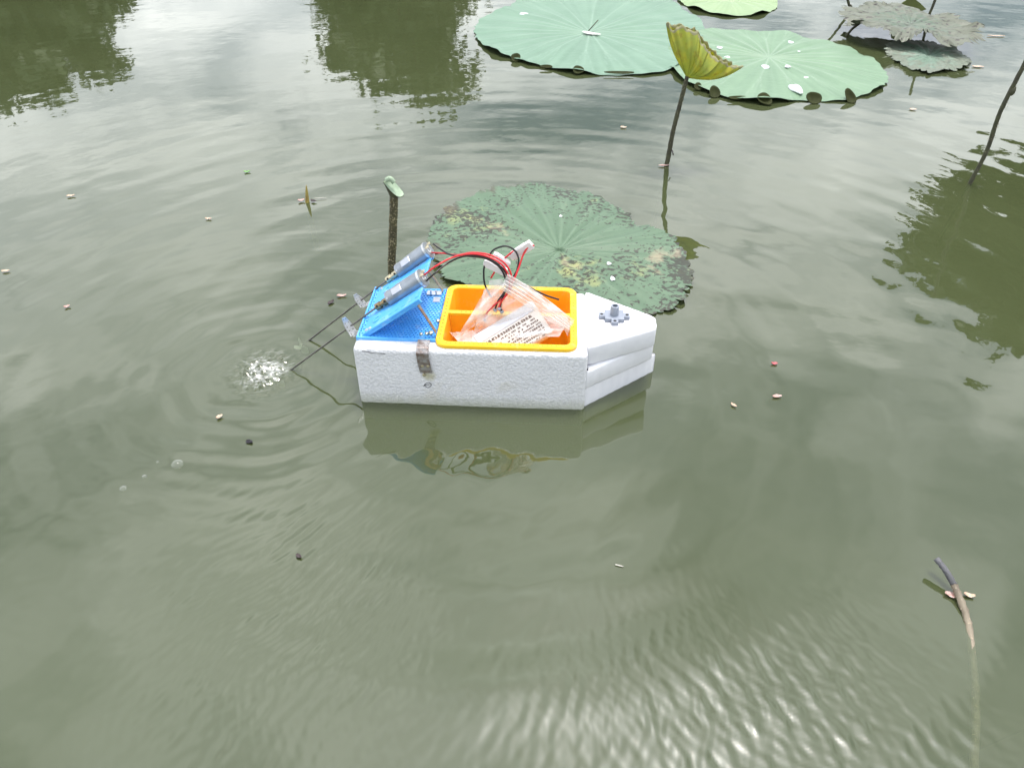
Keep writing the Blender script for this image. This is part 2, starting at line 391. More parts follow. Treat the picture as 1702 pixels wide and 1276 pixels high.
def bubble_mat():
    m, t, b = new_mat('bubble_film'); S(b, Roughness=0.05); b.inputs['Base Color'].default_value = (.8, .83, .8, 1); b.inputs['Specular IOR Level'].default_value = 1.0
    lw = t.nodes.new('ShaderNodeLayerWeight'); lw.inputs[0].default_value = .35
    tr = t.nodes.new('ShaderNodeBsdfTransparent'); mx_ = t.nodes.new('ShaderNodeMixShader')
    t.links.new(ramp(t, lw.outputs['Facing'], [(0.0, .06), (.5, .12), (.9, .7)]), mx_.inputs[0])
    t.links.new(tr.outputs[0], mx_.inputs[1]); t.links.new(b.outputs[0], mx_.inputs[2]); t.links.new(mx_.outputs[0], t.nodes['Material Output'].inputs[0]); return m
M_bubble = bubble_mat()
def water_mat():
    m, t, b = new_mat('pond_water'); t.nodes.remove(b); o = t.nodes['Material Output']
    tcn = t.nodes.new('ShaderNodeTexCoord'); tcn.name = 'tc'
    mp = t.nodes.new('ShaderNodeMapping'); mp.inputs['Scale'].default_value = (1, 1, 1); t.links.new(tcn.outputs['Object'], mp.inputs[0])
    h = mth(t, 'MULTIPLY', noise(t, 16, 3, 0.5, vec=mp.outputs[0]), 1.0)
    bp = t.nodes.new('ShaderNodeBump'); bp.inputs['Strength'].default_value = 0.13; bp.inputs['Distance'].default_value = 0.0022
    t.links.new(h, bp.inputs['Height'])
    df = t.nodes.new('ShaderNodeBsdfDiffuse')
    c = mixc(t, ramp(t, noise(t, 2.2, 4), [(0.35, 0.0), (0.65, 1.0)]), (0.089, 0.110, 0.046), (0.104, 0.126, 0.055))
    t.links.new(c, df.inputs[0])
    tr = t.nodes.new('ShaderNodeBsdfTransparent'); tr.inputs[0].default_value = (0.9, 0.95, 0.8, 1)
    body = t.nodes.new('ShaderNodeMixShader'); body.inputs[0].default_value = 0.45
    t.links.new(df.outputs[0], body.inputs[1]); t.links.new(tr.outputs[0], body.inputs[2])
    gl = t.nodes.new('ShaderNodeBsdfGlossy'); gl.inputs['Roughness'].default_value = 0.02; gl.inputs[0].default_value = (1, 1, 1, 1)
    t.links.new(bp.outputs[0], gl.inputs['Normal'])
    fr = t.nodes.new('ShaderNodeFresnel'); fr.inputs[0].default_value = 1.74; t.links.new(bp.outputs[0], fr.inputs['Normal'])
    mx_ = t.nodes.new('ShaderNodeMixShader'); t.links.new(fr.outputs[0], mx_.inputs[0])
    t.links.new(body.outputs[0], mx_.inputs[1]); t.links.new(gl.outputs[0], mx_.inputs[2])
    t.links.new(mx_.outputs[0], o.inputs['Surface'])
    va = t.nodes.new('ShaderNodeVolumeAbsorption'); va.inputs[0].default_value = (0.35, 0.42, 0.22, 1); va.inputs[1].default_value = 18
    t.links.new(va.outputs[0], o.inputs['Volume'])
    return m
M_water = water_mat()
M_bed = simple('pond_mud', (0.13, 0.13, 0.07), 0.9, var=0.3, scale=5)
M_bank = simple('grassy_bank', (0.055, 0.075, 0.025), 0.9, scale=3, c2=(0.10, 0.085, 0.05), bumpd=0.01)
M_bark = simple('bark', (0.11, 0.085, 0.06), 0.9, scale=8, bumpd=0.01)
M_tree = simple('tree_foliage', (0.040, 0.066, 0.020), 0.6, scale=1.2, c2=(0.065, 0.095, 0.03))

# ------------------------------------------------------------------ water, bed, bank
BOATC = at(800, 590)
PROP = at(440, 618)
def wave_height(X, Y):
    h = np.zeros_like(X)
    near = np.exp(-((X / 4.0) ** 2 + ((Y - 1.2) / 4.0) ** 2))
    def rings(cx, cy, lam, slope, r0, dec, ph=0.0, wob=0.12):
        dx, dy = X - cx, Y - cy; r = np.sqrt(dx * dx + dy * dy) + 1e-4; th = np.arctan2(dy, dx)
        rw = r + wob * lam * (np.sin(3 * th + ph) + .7 * np.sin(7 * th + 2 * ph) + 1.3 * np.sin(X * 7 + ph) * np.sin(Y * 6.3 - ph))
        A = slope * lam / (2 * np.pi)
        env = np.exp(-np.maximum(r - r0, 0) / dec) * (1 - np.exp(-(r / (r0 * .8 + 1e-3)) ** 2))
        pat = .45 + .55 * np.sin(X * 3.1 + ph * 1.7 + 1.2 * np.sin(Y * 2.3 + ph)) * np.sin(Y * 2.7 - ph * .9 + np.sin(X * 2.9))
        return A * np.sin(2 * np.pi * rw / lam + ph) * env * pat
    bx, by = BOATC.x, BOATC.y
    for lam, s, ph in ((.130, .027, .4), (.085, .026, 2.1), (.052, .017, 4.0), (.030, .008, 1.3)):
        h += rings(bx, by, lam, s, .22, 1.1, ph)
    for lam, s, ph in ((.034, .065, 0.6), (.022, .06, 2.6), (.060, .045, 3.3)):
        h += rings(PROP.x, PROP.y, lam, s, .03, .24, ph)
    for lam, s, ph in ((.19, .014, .9), (.115, .014, 3.6), (.075, .008, 5.2)):
        h += rings(.12, .10, lam, s, .5, 1.6, ph)
    # small random chop
    rg = np.random.default_rng(5)
    for k in range(26):
        lam = 10 ** rg.uniform(-1.45, -.55); a = rg.uniform(0, 2 * np.pi) if k > 8 else rg.normal(np.pi / 2, .45)
        kx, ky = np.cos(a) * 2 * np.pi / lam, np.sin(a) * 2 * np.pi / lam
        h += rg.uniform(.0008, .0021) * lam / (2 * np.pi) * np.sin(kx * X + ky * Y + rg.uniform(0, 7) + .8 * np.sin(1.7 * X + 1.1 * Y + k))
    # disturbed foreground ripples (shallow water by the shore)
    fg = np.exp(-((X - .21) / .18) ** 2 - ((Y - .34) / .10) ** 2) + .7 * np.exp(-((X + .22) / .11) ** 2 - ((Y - .44) / .13) ** 2)
    fan = np.arctan2(X - .02, .95 - Y) * .62                   # crests run towards the boat
    rad_ = np.hypot(X - .02, .95 - Y)
    for k in range(20):
        lam = rg.uniform(.009, .024); kk = 2 * np.pi / lam
        h += fg * rg.uniform(.020, .044) * lam / (2 * np.pi) * np.sin(kk * (fan + rg.normal(0, .30) * rad_) + rg.uniform(0, 7) + 1.6 * np.sin(31 * rad_ + k + 13 * fan) + 1.1 * np.sin(57 * rad_ - k - 8 * fan))
    h *= 1 - .58 * np.clip((Y - 1.15) / .8, 0, 1) * np.exp(-(np.maximum(X - .45, 0) / .3) ** 2)
    rt = np.exp(-((X - .92) / .34) ** 2 - ((Y - 1.22) / .42) ** 2)
    h += rt * (rings(bx, by, .105, .050, .22, 9, 1.1, .2) + rings(bx, by, .062, .035, .22, 9, 2.7, .25))
    # churned patch above the front propeller
    pg = np.exp(-((X - PROP.x) / .026) ** 2 - ((Y - PROP.y) / .030) ** 2)
    for k in range(18):
        lam = rg.uniform(.008, .022); a = rg.uniform(0, 6.3)
        h += pg * .0013 * np.sin((np.cos(a) * X + np.sin(a) * Y) * 2 * np.pi / lam + rg.uniform(0, 6))
    return h * near
def make_water():
    y = [-3.0, -2.0, -1.2, -.6, -.2]
    y += list(np.linspace(.05, 1.6, 560)) + list(1.6 + np.cumsum(np.linspace(.003, .012, 300)))
    step = .02
    while y[-1] < 60: y.append(y[-1] + step); step *= 1.18
    y = np.array(y)
    u = list(np.linspace(-1, 1, 760)); ext = []; e, s = 1.0, .02
    while e < 26: e += s; s *= 1.3; ext.append(e)
    u = np.array([-x for x in ext[::-1]] + u + ext)
    wdt = .62 + .64 * np.clip(y, 0, 60)
    X = u[None, :] * wdt[:, None]; Y = np.repeat(y[:, None], len(u), 1)
    Z = wave_height(X, Y)
    me = grid_mesh('water', np.stack([X, Y, Z], -1))
    o = mesh_obj('water', me, M_water); tag(o, kind='structure')
make_water()
def pond_outline(n=96, grow=0.0, z=0.0):
    P = []
    for k in range(n):
        a = 2 * math.pi * k / n; c, s = math.cos(a), math.sin(a)
        x = (10.5 + grow) * c - 3.5; yy = 9.6 + (10.3 + grow) * s
        w = .25 * math.sin(5 * a) + .15 * math.sin(11 * a + 1)
        P.append((x + w * c, yy + w * s * (0.2 if s < -.7 else 1), z))
    return np.array(P)
bank_rows = [pond_outline(grow=-.8, z=-.30), pond_outline(grow=-.05, z=-.06), pond_outline(grow=.25, z=.10), pond_outline(grow=1.2, z=.35), pond_outline(grow=5, z=.8), pond_outline(grow=20, z=1.2), pond_outline(grow=180, z=2.0)]
tag(mesh_obj('bank', grid_mesh('bank', np.array(bank_rows), wrap=True), M_bank), kind='structure')
tag(from_lists('pond_bed', [(-40, -8, -.16), (40, -8, -.16), (40, 60, -.16), (-40, 60, -.16)], [(0, 1, 2, 3)], M_bed), kind='structure')

# ------------------------------------------------------------------ trees round the pond (seen as reflections)
def tree(base, h, cz, rx, rz, nleaf, label, leaf=.16, clumps=40, seed=1, group='trees on the bank mirrored in the pond', lean=(0, 0)):
    rnd = random.Random(seed); g = np.random.default_rng(seed)
    root = empty('pond_tree', base); tag(root, label, 'tree', group)
    bm = bmesh.new(); top = Vector((lean[0], lean[1], cz + rz * .3))
    trunk = catmull([Vector((0, 0, -.3)), Vector((lean[0] * .2 + .1, lean[1] * .2, cz * .4)), Vector((lean[0] * .7, lean[1] * .7, cz * .75)), top], 6)
    add_tube(bm, trunk, lambda t: .05 * h * (.55 - .45 * t) , 9)
    cl = []
    for k in range(clumps):
        d = Vector((rnd.gauss(0, 1), rnd.gauss(0, 1), rnd.gauss(0, .9))).normalized()
        rad = rnd.uniform(.45, 1.0)
        c = Vector((lean[0] + d.x * rx * rad, lean[1] + d.y * rx * rad, cz + d.z * rz * rad)); cl.append(c)
        if k < 16:
            s = trunk[rnd.randint(len(trunk) // 2, len(trunk) - 1)]
            add_tube(bm, catmull([s, s.lerp(c, .5) + Vector((0, 0, .15 * rx * rnd.random())), c], 4), lambda t: .012 * h * (1 - .8 * t), 5)
    bm_obj('trunk', bm, M_bark, root, smooth=True)
    C = np.array([tuple(c) for c in cl]); idx = g.integers(0, clumps, nleaf)
    P = C[idx] + g.normal(0, 1, (nleaf, 3)) * np.array([rx, rx, rz]) * .135
    a = g.normal(0, 1, (nleaf, 3)); a /= np.linalg.norm(a, axis=1)[:, None]
    b = np.cross(a, g.normal(0, 1, (nleaf, 3))); b /= np.linalg.norm(b, axis=1)[:, None]
    sz = leaf * g.uniform(.6, 1.3, (nleaf, 1))
    V = np.stack([P - a * sz, P + b * sz * .5, P + a * sz, P - b * sz * .5], 1).reshape(-1, 3)
    me = bpy.data.meshes.new('crown'); me.vertices.add(len(V)); me.vertices.foreach_set('co', V.reshape(-1).astype(np.float32))
    me.loops.add(nleaf * 4); me.loops.foreach_set('vertex_index', np.arange(nleaf * 4, dtype=np.int32))
    me.polygons.add(nleaf); me.polygons.foreach_set('loop_start', np.arange(0, nleaf * 4, 4, dtype=np.int32)); me.update(calc_edges=True)
    mesh_obj('crown', me, M_tree, root, smooth=False)
    return root
def pol(az, d, z=.5): return (d * math.sin(R(az)), d * math.cos(R(az)), z)
tree(pol(-29.5, 22.5), 7, 3.2, 1.85, 1.45, 16000, 'dense rounded tree on the far bank, mirrored at the upper left of the pond', seed=3, clumps=46)
tree(pol(-37.0, 22.0), 7, 3.2, 2.3, 1.6, 16000, 'broad tree at the far left of the bank, its reflection running off the left edge', seed=4, clumps=46)
tree(pol(-7.6, 22.5), 7, 4.2, 2.35, 2.2, 8500, 'airy tree on the far bank, mirrored left of the biggest lotus leaf', seed=8, clumps=34)
tree(pol(38.8, 11.4, .3), 8, 3.85, 1.65, 1.15, 19000, 'leaning tree on the right bank whose crown is mirrored at the right edge', leaf=.13, seed=6, clumps=60)

# ------------------------------------------------------------------ lotus leaves
def lotus_leaf(outline, center, z, material, label, group, nveins=20, dip=.012, rim=.006, wavek=9, seed=0, jag=0.0, crumple=0.0, parent=None, name='lotus_leaf', NR=64, NA=420, smooth_r=1, fold=None):
    g = np.random.default_rng(seed)
    cx, cy = center.x, center.y
    ang = np.array([math.atan2(p.y - cy, p.x - cx) for p in outline]); rad = np.array([math.hypot(p.x - cx, p.y - cy) for p in outline])
    o = np.argsort(ang); ang, rad = ang[o], rad[o]
    th = np.linspace(-math.pi, math.pi, NA, endpoint=False)
    r = np.interp(th, np.concatenate([ang - 2 * math.pi, ang, ang + 2 * math.pi]), np.tile(rad, 3))
    k = np.ones(9) / 9
    for _ in range(smooth_r): r = np.convolve(np.concatenate([r[-8:], r, r[:8]]), k, 'same')[8:-8]
    for q in range(7):
        f = g.integers(9, 60); r *= 1 + (.004 + jag * .02) * g.uniform(.3, 1) * np.sin(f * th + g.uniform(0, 7))
    if jag: r *= 1 - jag * .10 * np.abs(g.normal(0, 1, NA)) * (g.random(NA) < .45)
    t = (np.linspace(0, 1, NR) ** .9)[:, None]
    rr = t * r[None, :]
    X = rr * np.cos(th)[None, :]; Y = rr * np.sin(th)[None, :]
    Rm = r.mean()
    streak = np.full((NR, NA), .5)
    for q in range(16):
        f = int(g.integers(6, 90)); streak = streak + .045 * np.sin(f * th[None, :] + g.uniform(0, 7) + g.uniform(-2, 2) * t) * np.clip(t * 14 * 6 / f, 0, 1)
    va = np.sort((np.arange(nveins) + g.uniform(-.22, .22, nveins)) * 2 * math.pi / nveins - math.pi)
    dth = np.min(np.abs((th[:, None] - va[None, :] + math.pi) % (2 * math.pi) - math.pi), 1)
    wv = .0025 + .0015 * (1 - t)
    vein = np.exp(-(dth[None, :] * np.maximum(rr, .004) / wv) ** 2) * np.clip(1.15 - t, 0, 1)
    # fork near the rim
    fork = np.exp(-((dth[None, :] * rr - np.maximum(t - .55, 0) * .16 * Rm) / .002) ** 2) * (t > .55) * .55
    vein = np.clip(vein + fork, 0, 1)
    Z = -dip * np.exp(-(rr / (.28 * Rm)) ** 2) + .004 * np.sin(t * math.pi) * np.cos(dth[None, :] * nveins / 2)*.8
    ph = g.uniform(0, 7, 4)
    Z = Z + rim * t ** 5 * (.7 * np.sin(wavek * th + ph[0]) + .5 * np.sin(wavek * 1.9 // 1 * th + ph[1]) + .4 * np.sin(3 * th + ph[2]))[None, :]
    Z += .003 * np.sin(X * 23 + ph[3]) * np.sin(Y * 19 + ph[0]) * t
    if crumple:
        for q in range(14):
            f = g.uniform(20, 150); a = g.uniform(0, 6.3); Z += crumple * .9 / (f ** .5) * np.sin(f * (np.cos(a) * X + np.sin(a) * Y) + g.uniform(0, 6)) * t
    if fold is not None: Z += fold(X + cx, Y + cy, t)
    Z = z + Z
    Z = np.maximum(Z, .0022 + .0008 * np.sin(th * 30)[None, :]) if z < .03 else Z
    P = np.stack([X, Y, Z - 0], -1)
    me = grid_mesh(name, P, wrap=True)
    for an, dat in (('rr', np.broadcast_to(t, X.shape)), ('vein', vein), ('streak', streak)):
        a_ = me.attributes.new(an, 'FLOAT', 'POINT'); a_.data.foreach_set('value', np.ascontiguousarray(dat, dtype=np.float32).reshape(-1))
    ob = mesh_obj(name, me, material, parent)
    ob.location = (cx, cy, 0)
    if label: tag(ob, label, 'lotus leaf', group)
    ob['_rim'] = [0.0]
    del ob['_rim']
    return ob
LG = 'lotus leaves on the pond'
def outl(px, z): return [at(x, y, z) for x, y in px]

mid_px = [(711, 385), (722, 362), (748, 343), (783, 324), (830, 310), (868, 306), (905, 306), (945, 311), (985, 322), (1018, 340), (1045, 352), (1056, 368), (1082, 378), (1112, 390), (1138, 415), (1142, 428), (1153, 447), (1150, 470), (1140, 492), (1118, 512), (1085, 520), (1030, 528), (960, 530), (880, 522), (820, 500), (775, 474), (740, 462), (722, 425)]
lotus_leaf(outl(mid_px, .007), at(930, 412, .006), .007, M_leaf_mid, 'dark green lotus leaf with brown blotches floating right behind the foam boat', LG, 22, .005, .0045, 8, 2, jag=.22)
top_px = [(790, 45), (793, 62), (815, 82), (850, 95), (900, 108), (960, 119), (1030, 122), (1105, 118), (1140, 96), (1166, 62), (1168, 42), (1140, 17), (1095, -6), (1040, -22), (960, -30), (900, -20), (862, -4), (848, 12), (820, 20)]
top_leaf = lotus_leaf(outl(top_px, .008), at(980, 52, .006), .008, M_leaf_top, 'biggest pale green lotus leaf, smooth and waxy, at the top of the pond', LG, 22, .005, .0055, 9, 5)
rt_px = [(1108, 96), (1122, 118), (1150, 140), (1190, 155), (1250, 168), (1330, 163), (1400, 165), (1442, 154), (1477, 133), (1470, 117), (1440, 95), (1400, 76), (1340, 60), (1300, 52), (1255, 54), (1222, 47), (1190, 50), (1150, 56), (1120, 74)]
right_leaf = lotus_leaf(outl(rt_px, .008), at(1279, 93, .006), .008, M_leaf_right, 'pale green lotus leaf with light veins and white water drops, behind the curled yellow leaf', LG, 21, .005, .0055, 8, 9)
far_px = [(1136, 4), (1165, 16), (1210, 25), (1250, 24), (1284, 15), (1289, 2), (1265, -18), (1210, -27), (1160, -18)]
lotus_leaf(outl(far_px, .008), at(1214, -3, .006), .008, M_leaf_far, 'small yellow green lotus leaf cut by the top edge', LG, 18, .006, .006, 7, 12, NR=40, NA=300)
dead_px = [(1402, 12), (1404, 30), (1420, 44), (1455, 52), (1490, 58), (1540, 62), (1590, 72), (1624, 70), (1628, 52), (1606, 34), (1570, 24), (1530, 16), (1480, 8), (1440, 6)]
dead = empty('lotus_leaf', at(1515, 38, .05)); dead.location.z = 0
tag(dead, 'ragged grey withered lotus leaf held above the water at the upper right', 'lotus leaf', LG)
dl = lotus_leaf(outl(dead_px, .05), at(1515, 38, .05), .05, M_leaf_dead, None, None, 18, .004, .012, 6, 21, jag=.8, crumple=.013, NR=44, NA=320, parent=dead, name='blade')
dl.location = (0, 0, 0)
tube('stalk', [(0, .01, -.14), (.005, .0, 0), (0, 0, .046)], .005, M_stem2, dead)
tube('stalk', [(-.19, .1, -.14), (-.17, .05, 0), (-.16, .0, .05)], .004, M_stem2, dead)
dead2_px = [(1473, 80), (1482, 94), (1510, 110), (1540, 123), (1562, 118), (1590, 116), (1612, 106), (1608, 92), (1585, 80), (1555, 70), (1515, 65), (1485, 68)]
lotus_leaf(outl(dead2_px, .006), at(1545, 93, .006), .007, M_leaf_dead2, 'small lotus leaf with browned crinkled rim floating in front of the withered one', LG, 16, .003, .004, 7, 31, jag=.6, crumple=.006, NR=40, NA=320)

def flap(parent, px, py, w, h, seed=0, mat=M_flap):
    """a small dark lobe set at the leaf rim, built as a tilted cupped blade"""
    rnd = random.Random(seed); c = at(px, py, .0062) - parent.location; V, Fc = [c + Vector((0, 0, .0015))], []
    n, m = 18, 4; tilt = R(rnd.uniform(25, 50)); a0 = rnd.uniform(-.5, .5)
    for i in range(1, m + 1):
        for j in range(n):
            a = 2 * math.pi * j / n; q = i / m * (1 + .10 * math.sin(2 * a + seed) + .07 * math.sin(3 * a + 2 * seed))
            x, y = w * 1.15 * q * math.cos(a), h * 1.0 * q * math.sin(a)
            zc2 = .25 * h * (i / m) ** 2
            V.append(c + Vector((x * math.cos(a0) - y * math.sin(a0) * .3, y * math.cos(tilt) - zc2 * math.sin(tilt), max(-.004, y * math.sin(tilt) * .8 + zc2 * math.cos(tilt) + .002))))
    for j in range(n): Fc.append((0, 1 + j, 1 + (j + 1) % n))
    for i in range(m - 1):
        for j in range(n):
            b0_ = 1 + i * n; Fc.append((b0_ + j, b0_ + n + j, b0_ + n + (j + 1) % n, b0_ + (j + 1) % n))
    ob = from_lists('rim_lobe', V, Fc, mat, parent)
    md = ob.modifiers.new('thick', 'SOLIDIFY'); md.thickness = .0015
    ob['label'] = 'dark lobe at the rim'
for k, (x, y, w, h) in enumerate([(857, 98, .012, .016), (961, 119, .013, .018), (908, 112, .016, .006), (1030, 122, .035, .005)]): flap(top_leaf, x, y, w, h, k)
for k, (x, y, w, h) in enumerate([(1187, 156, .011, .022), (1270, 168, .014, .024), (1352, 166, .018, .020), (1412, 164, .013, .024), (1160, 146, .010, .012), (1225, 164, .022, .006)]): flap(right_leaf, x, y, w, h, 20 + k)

M_prickle = simple('pale_prickle', (0.34, 0.29, 0.18), .6)
def prickles(root, P, r, n, seed):
    rd = random.Random(seed); bm = bmesh.new(); P = catmull(P, 8)
    for _ in range(n):
        k = rd.randint(4, len(P) - 3); d = (P[k + 1] - P[k]).normalized(); x, y, _d = axis_frame(d); a = rd.uniform(0, 6.3)
        o_ = x * math.cos(a) + y * math.sin(a); add_lathe(bm, P[k].lerp(P[k + 1], rd.random()) + o_ * r * .9, (o_ + d * .3), [(0, .0007), (.0016, .00015)], 5)
    tag(bm_obj('prickles', bm, M_prickle, root), kind='stuff')
# curled yellow leaf on its stem
def curled_leaf():
    base = at(1108, 275); root = empty('lotus_leaf', base)
    tag(root, 'young yellow lotus leaf folded like a fan on an upright stem', 'lotus leaf', LG)
    pl = base.copy()
    def q(px, py, dy=0.0): return aty(px, py, pl + Vector((0, dy, 0))) - base
    tip = q(1142, 129)
    rimf = [(1108, 42), (1115, 48), (1128, 46), (1142, 47), (1158, 52), (1164, 62), (1166, 72), (1176, 80), (1181, 90), (1192, 96), (1204, 104), (1218, 110), (1233, 113)]
    def sheet(name, rim, bulge, dyr, mat):
        cols = catmull([Vector((x, y, 0)) for x, y in rim], 7); n = len(cols); m = 22
        P = np.zeros((m, n, 3)); vein = np.zeros((m, n)); rrr = np.zeros((m, n))
        for j, cpt in enumerate(cols):
            s = j / (n - 1)
            e = q(cpt.x, cpt.y, dyr(s))
            for i in range(m):
                t = i / (m - 1)
                p = tip.lerp(e, t)
                # rounded shoulder: sides bow outwards a little between tip and rim
                sag = math.sin(t * math.pi)
                side = (s - .5) * 2
                p = p + Vector((.007 * side * sag * abs(side), bulge * math.sin(s * math.pi) * sag - 0.0, -.006 * sag * max(side, 0) * 2 + .0))
                p += Vector((.0012 * math.sin(s * 61) * t ** 4, -.005 * math.sin(s * 26) * t - .002 * math.sin(s * 71 + t * 4) * t, (0.002 * math.sin(s * 40) + .0016 * math.sin(s * 97)) * t ** 3))
                P[i, j] = p; rrr[i, j] = t
                vein[i, j] = math.exp(-((s * 6 + .25 + .5) % 1 - .5) ** 2 / .004) * (1 - .5 * t)
        me = grid_mesh(name, P)
        for an, dat in (('rr', rrr), ('vein', vein)):
            a_ = me.attributes.new(an, 'FLOAT', 'POINT'); a_.data.foreach_set('value', dat.astype(np.float32).reshape(-1))
        o = mesh_obj(name, me, mat, root); md = o.modifiers.new('thick', 'SOLIDIFY'); md.thickness = .0012
        return o
    sheet('blade', rimf, -.022, lambda s: -.006 * math.sin(s * math.pi), M_curl)
    rimb = [(1107, 40), (1113, 38), (1124, 43), (1138, 44), (1152, 47), (1163, 56), (1170, 68), (1180, 78), (1190, 89), (1200, 96), (1212, 103), (1224, 109), (1236, 112)]
    sheet('blade', rimb, .02, lambda s: .018 * math.sin(s * math.pi), M_curl)
    st = [Vector((-.012, .0, -.15)), Vector((0, 0, 0)), q(1118, 222), q(1131, 170), q(1139, 140), tip + Vector((0, 0, .002))]
    tube('stalk', st, lambda t: .0052 - .0012 * t, M_stem2, root, n=10, jit=.08)
    prickles(root, st[1:], .0046, 60, 9)
    tube('shed_husk', [q(1112, 254), q(1117, 250, -.004), q(1119, 258, -.006)], .0012, M_petal_dark, root)
curled_leaf()

# upright stems
def stem_thing(name, pts, rad, mat, label, cat='stem', n=10, jit=.06, group=None):
    base = Vector((pts[0].x, pts[0].y, 0)); root = empty(name, base); tag(root, label, cat, group)
    tube('stalk', [p - base for p in pts], rad, mat, root, n=n, jit=jit); return root
b0 = at(652, 462)
top = aty(655, 322, b0); midp = aty(653, 390, b0)
ct = stem_thing('cut_lotus_stem', [b0 + Vector((0, 0, -.14)), b0, midp, top], .0066, M_stem, 'cut lotus stem covered in pale prickles standing behind the motors', 'stem')
prickles(ct, [b0 - ct.location, midp - ct.location, top - ct.location], .0066, 90, 3)
bm = bmesh.new()                                     # slanted pale cup left by the cut
cp = [aty(637, 302, b0), aty(648, 296, b0 + Vector((0, .012, 0))), aty(664, 312, b0 + Vector((0, .010, 0))), aty(671, 323, b0), aty(662, 327, b0 - Vector((0, .008, 0))), aty(648, 316, b0 - Vector((0, .008, 0)))]
ring = [bm.verts.new(p - ct.location) for p in catmull(cp + [cp[0]], 4)[:-1]]
cen = sum((v.co for v in ring), Vector()) / len(ring)
rin = [bm.verts.new(cen + (v.co - cen) * .8 - Vector((0, 0, .002))) for v in ring]
neck = [bm.verts.new(top - ct.location + Vector((math.cos(a) * .006, math.sin(a) * .006, -.006))) for a in [math.pi - 2 * math.pi * k / len(ring) for k in range(len(ring))]]
c0 = bm.verts.new(cen - Vector((0, 0, .003)))
nn = len(ring)
for k in range(nn):
    bm.faces.new((ring[k], ring[(k + 1) % nn], rin[(k + 1) % nn], rin[k])); bm.faces.new((rin[k], rin[(k + 1) % nn], c0))
bm_obj('cut_face', bm, M_cut, ct, smooth=True)
bm = bmesh.new(); ring2 = [bm.verts.new(p - ct.location - Vector((0, 0, .0012))) for p in catmull(cp + [cp[0]], 4)[:-1]]
neck = [bm.verts.new(top - ct.location + Vector((math.cos(a) * .0068, math.sin(a) * .0068, -.004))) for a in [math.pi - 2 * math.pi * k / nn for k in range(nn)]]
for k in range(nn): bm.faces.new((ring2[k], neck[k], neck[(k + 1) % nn], ring2[(k + 1) % nn]))
bm_obj('flared_collar', bm, M_stem2, ct, smooth=True)
tube('leaf_scrap', [aty(642, 300, b0) - ct.location, aty(648, 297, b0) - ct.location, aty(655, 303, b0) - ct.location], .004, M_cut, ct)

b1 = at(1612, 305); e1 = aty(1702, 108, b1); dirn = (e1 - b1)
tall = stem_thing('tall_lotus_stem', [b1 + Vector((-.02, 0, -.14)), b1, b1 + dirn * .3 + Vector((.004, 0, 0)), b1 + dirn * .62 + Vector((-.004, 0, 0)), e1, b1 + dirn * 1.12], .0040, M_stem2, 'tall dark leaf stem leaning out of the frame at the right edge', 'stem', jit=.12)
prickles(tall, [p - tall.location for p in (b1, b1 + dirn * .5, e1)], .0040, 60, 5)
bm = bmesh.new(); kn = b1 + dirn * .80 - tall.location
add_lathe(bm, kn - dirn.normalized() * .009, dirn, [(0, .0038), (.004, .0060), (.010, .0062), (.016, .0042)], 10); bm_obj('node', bm, M_stem2, tall, smooth=True)
def bg_stem(px0, py0, px1, py1, label):
    b = at(px0, py0); e = aty(px1, py1, b); d = e - b
    stem_thing('tall_lotus_stem', [b - Vector((0, 0, .14)), b, b + d * .5, e, b + d * 4], .0045, M_stem2, label, 'stem', group='thin leaf stems at the top right')
bg_stem(1414, 20, 1408, -4, 'thin dark stem behind the left end of the withered leaf')
bg_stem(1543, 30, 1556, -4, 'thin green stem rising behind the middle of the withered leaf')
bo = at(1508, 34)
pl_ = empty('leaf_shoot', bo); tag(pl_, 'small pointed olive leaf poking up behind the withered leaf', 'leaf')
V = [aty(x, y, bo) - bo for x, y in [(1492, 20), (1496, 8), (1508, 0), (1518, -3), (1530, 6), (1540, 16), (1524, 22), (1508, 20)]]
bm = bmesh.new(); f = bm.faces.new([bm.verts.new(v) for v in V]); r_ = bmesh.ops.extrude_face_region(bm, geom=[f]); bmesh.ops.translate(bm, vec=(0, .004, 0), verts=[v for v in r_['geom'] if isinstance(v, bmesh.types.BMVert)])
bm_obj('blade', bm, M_olive, pl_); tube('stalk', [Vector((0, 0, -.14)), Vector((0, 0, 0)), aty(1510, 12, bo) - bo], .004, M_olive, pl_)

# bud tip piercing the surface, with petals stuck round it
bt = at(511, 336); bud = empty('lotus_shoot', bt); tag(bud, 'pointed brown lotus shoot just breaking the surface, left of the cut stem', 'shoot')
bm = bmesh.new(); add_tube(bm, catmull([Vector((.004, 0, -.10)), Vector((0, 0, -.02)), Vector((0, 0, 0)), aty(510, 322, bt) - bt, aty(509, 308, bt) - bt], 6), lambda t: .0055 * (1 - t) ** .6 + .0004, 9); bm_obj('spike', bm, simple('brown_shoot', (0.22, 0.15, 0.04), .5, scale=120, c2=(.34, .28, .06)), bud, smooth=True)

# snag at lower right: dry tip above the water, brown stem running under it
sg = [at(1556, 928, .018), at(1572, 948, .014), at(1586, 972, .008), at(1600, 1005, .003), at(1610, 1040, -.0008), at(1616, 1085, -.0036), at(1621, 1140, -.0040), at(1622, 1200, -.0046), at(1619, 1290, -.007)]
snag = empty('broken_stem', Vector((sg[3].x, sg[3].y, 0))); tag(snag, 'broken brown stem lying half under water at the lower right', 'stem')
tube('stalk', [p - snag.location for p in sg[2:]], .0034, M_snag, snag, n=10, jit=.2)
tube('dry_tip', [p - snag.location for p in sg[:3]], .0030, M_snag_grey, snag, n=10, jit=.1)

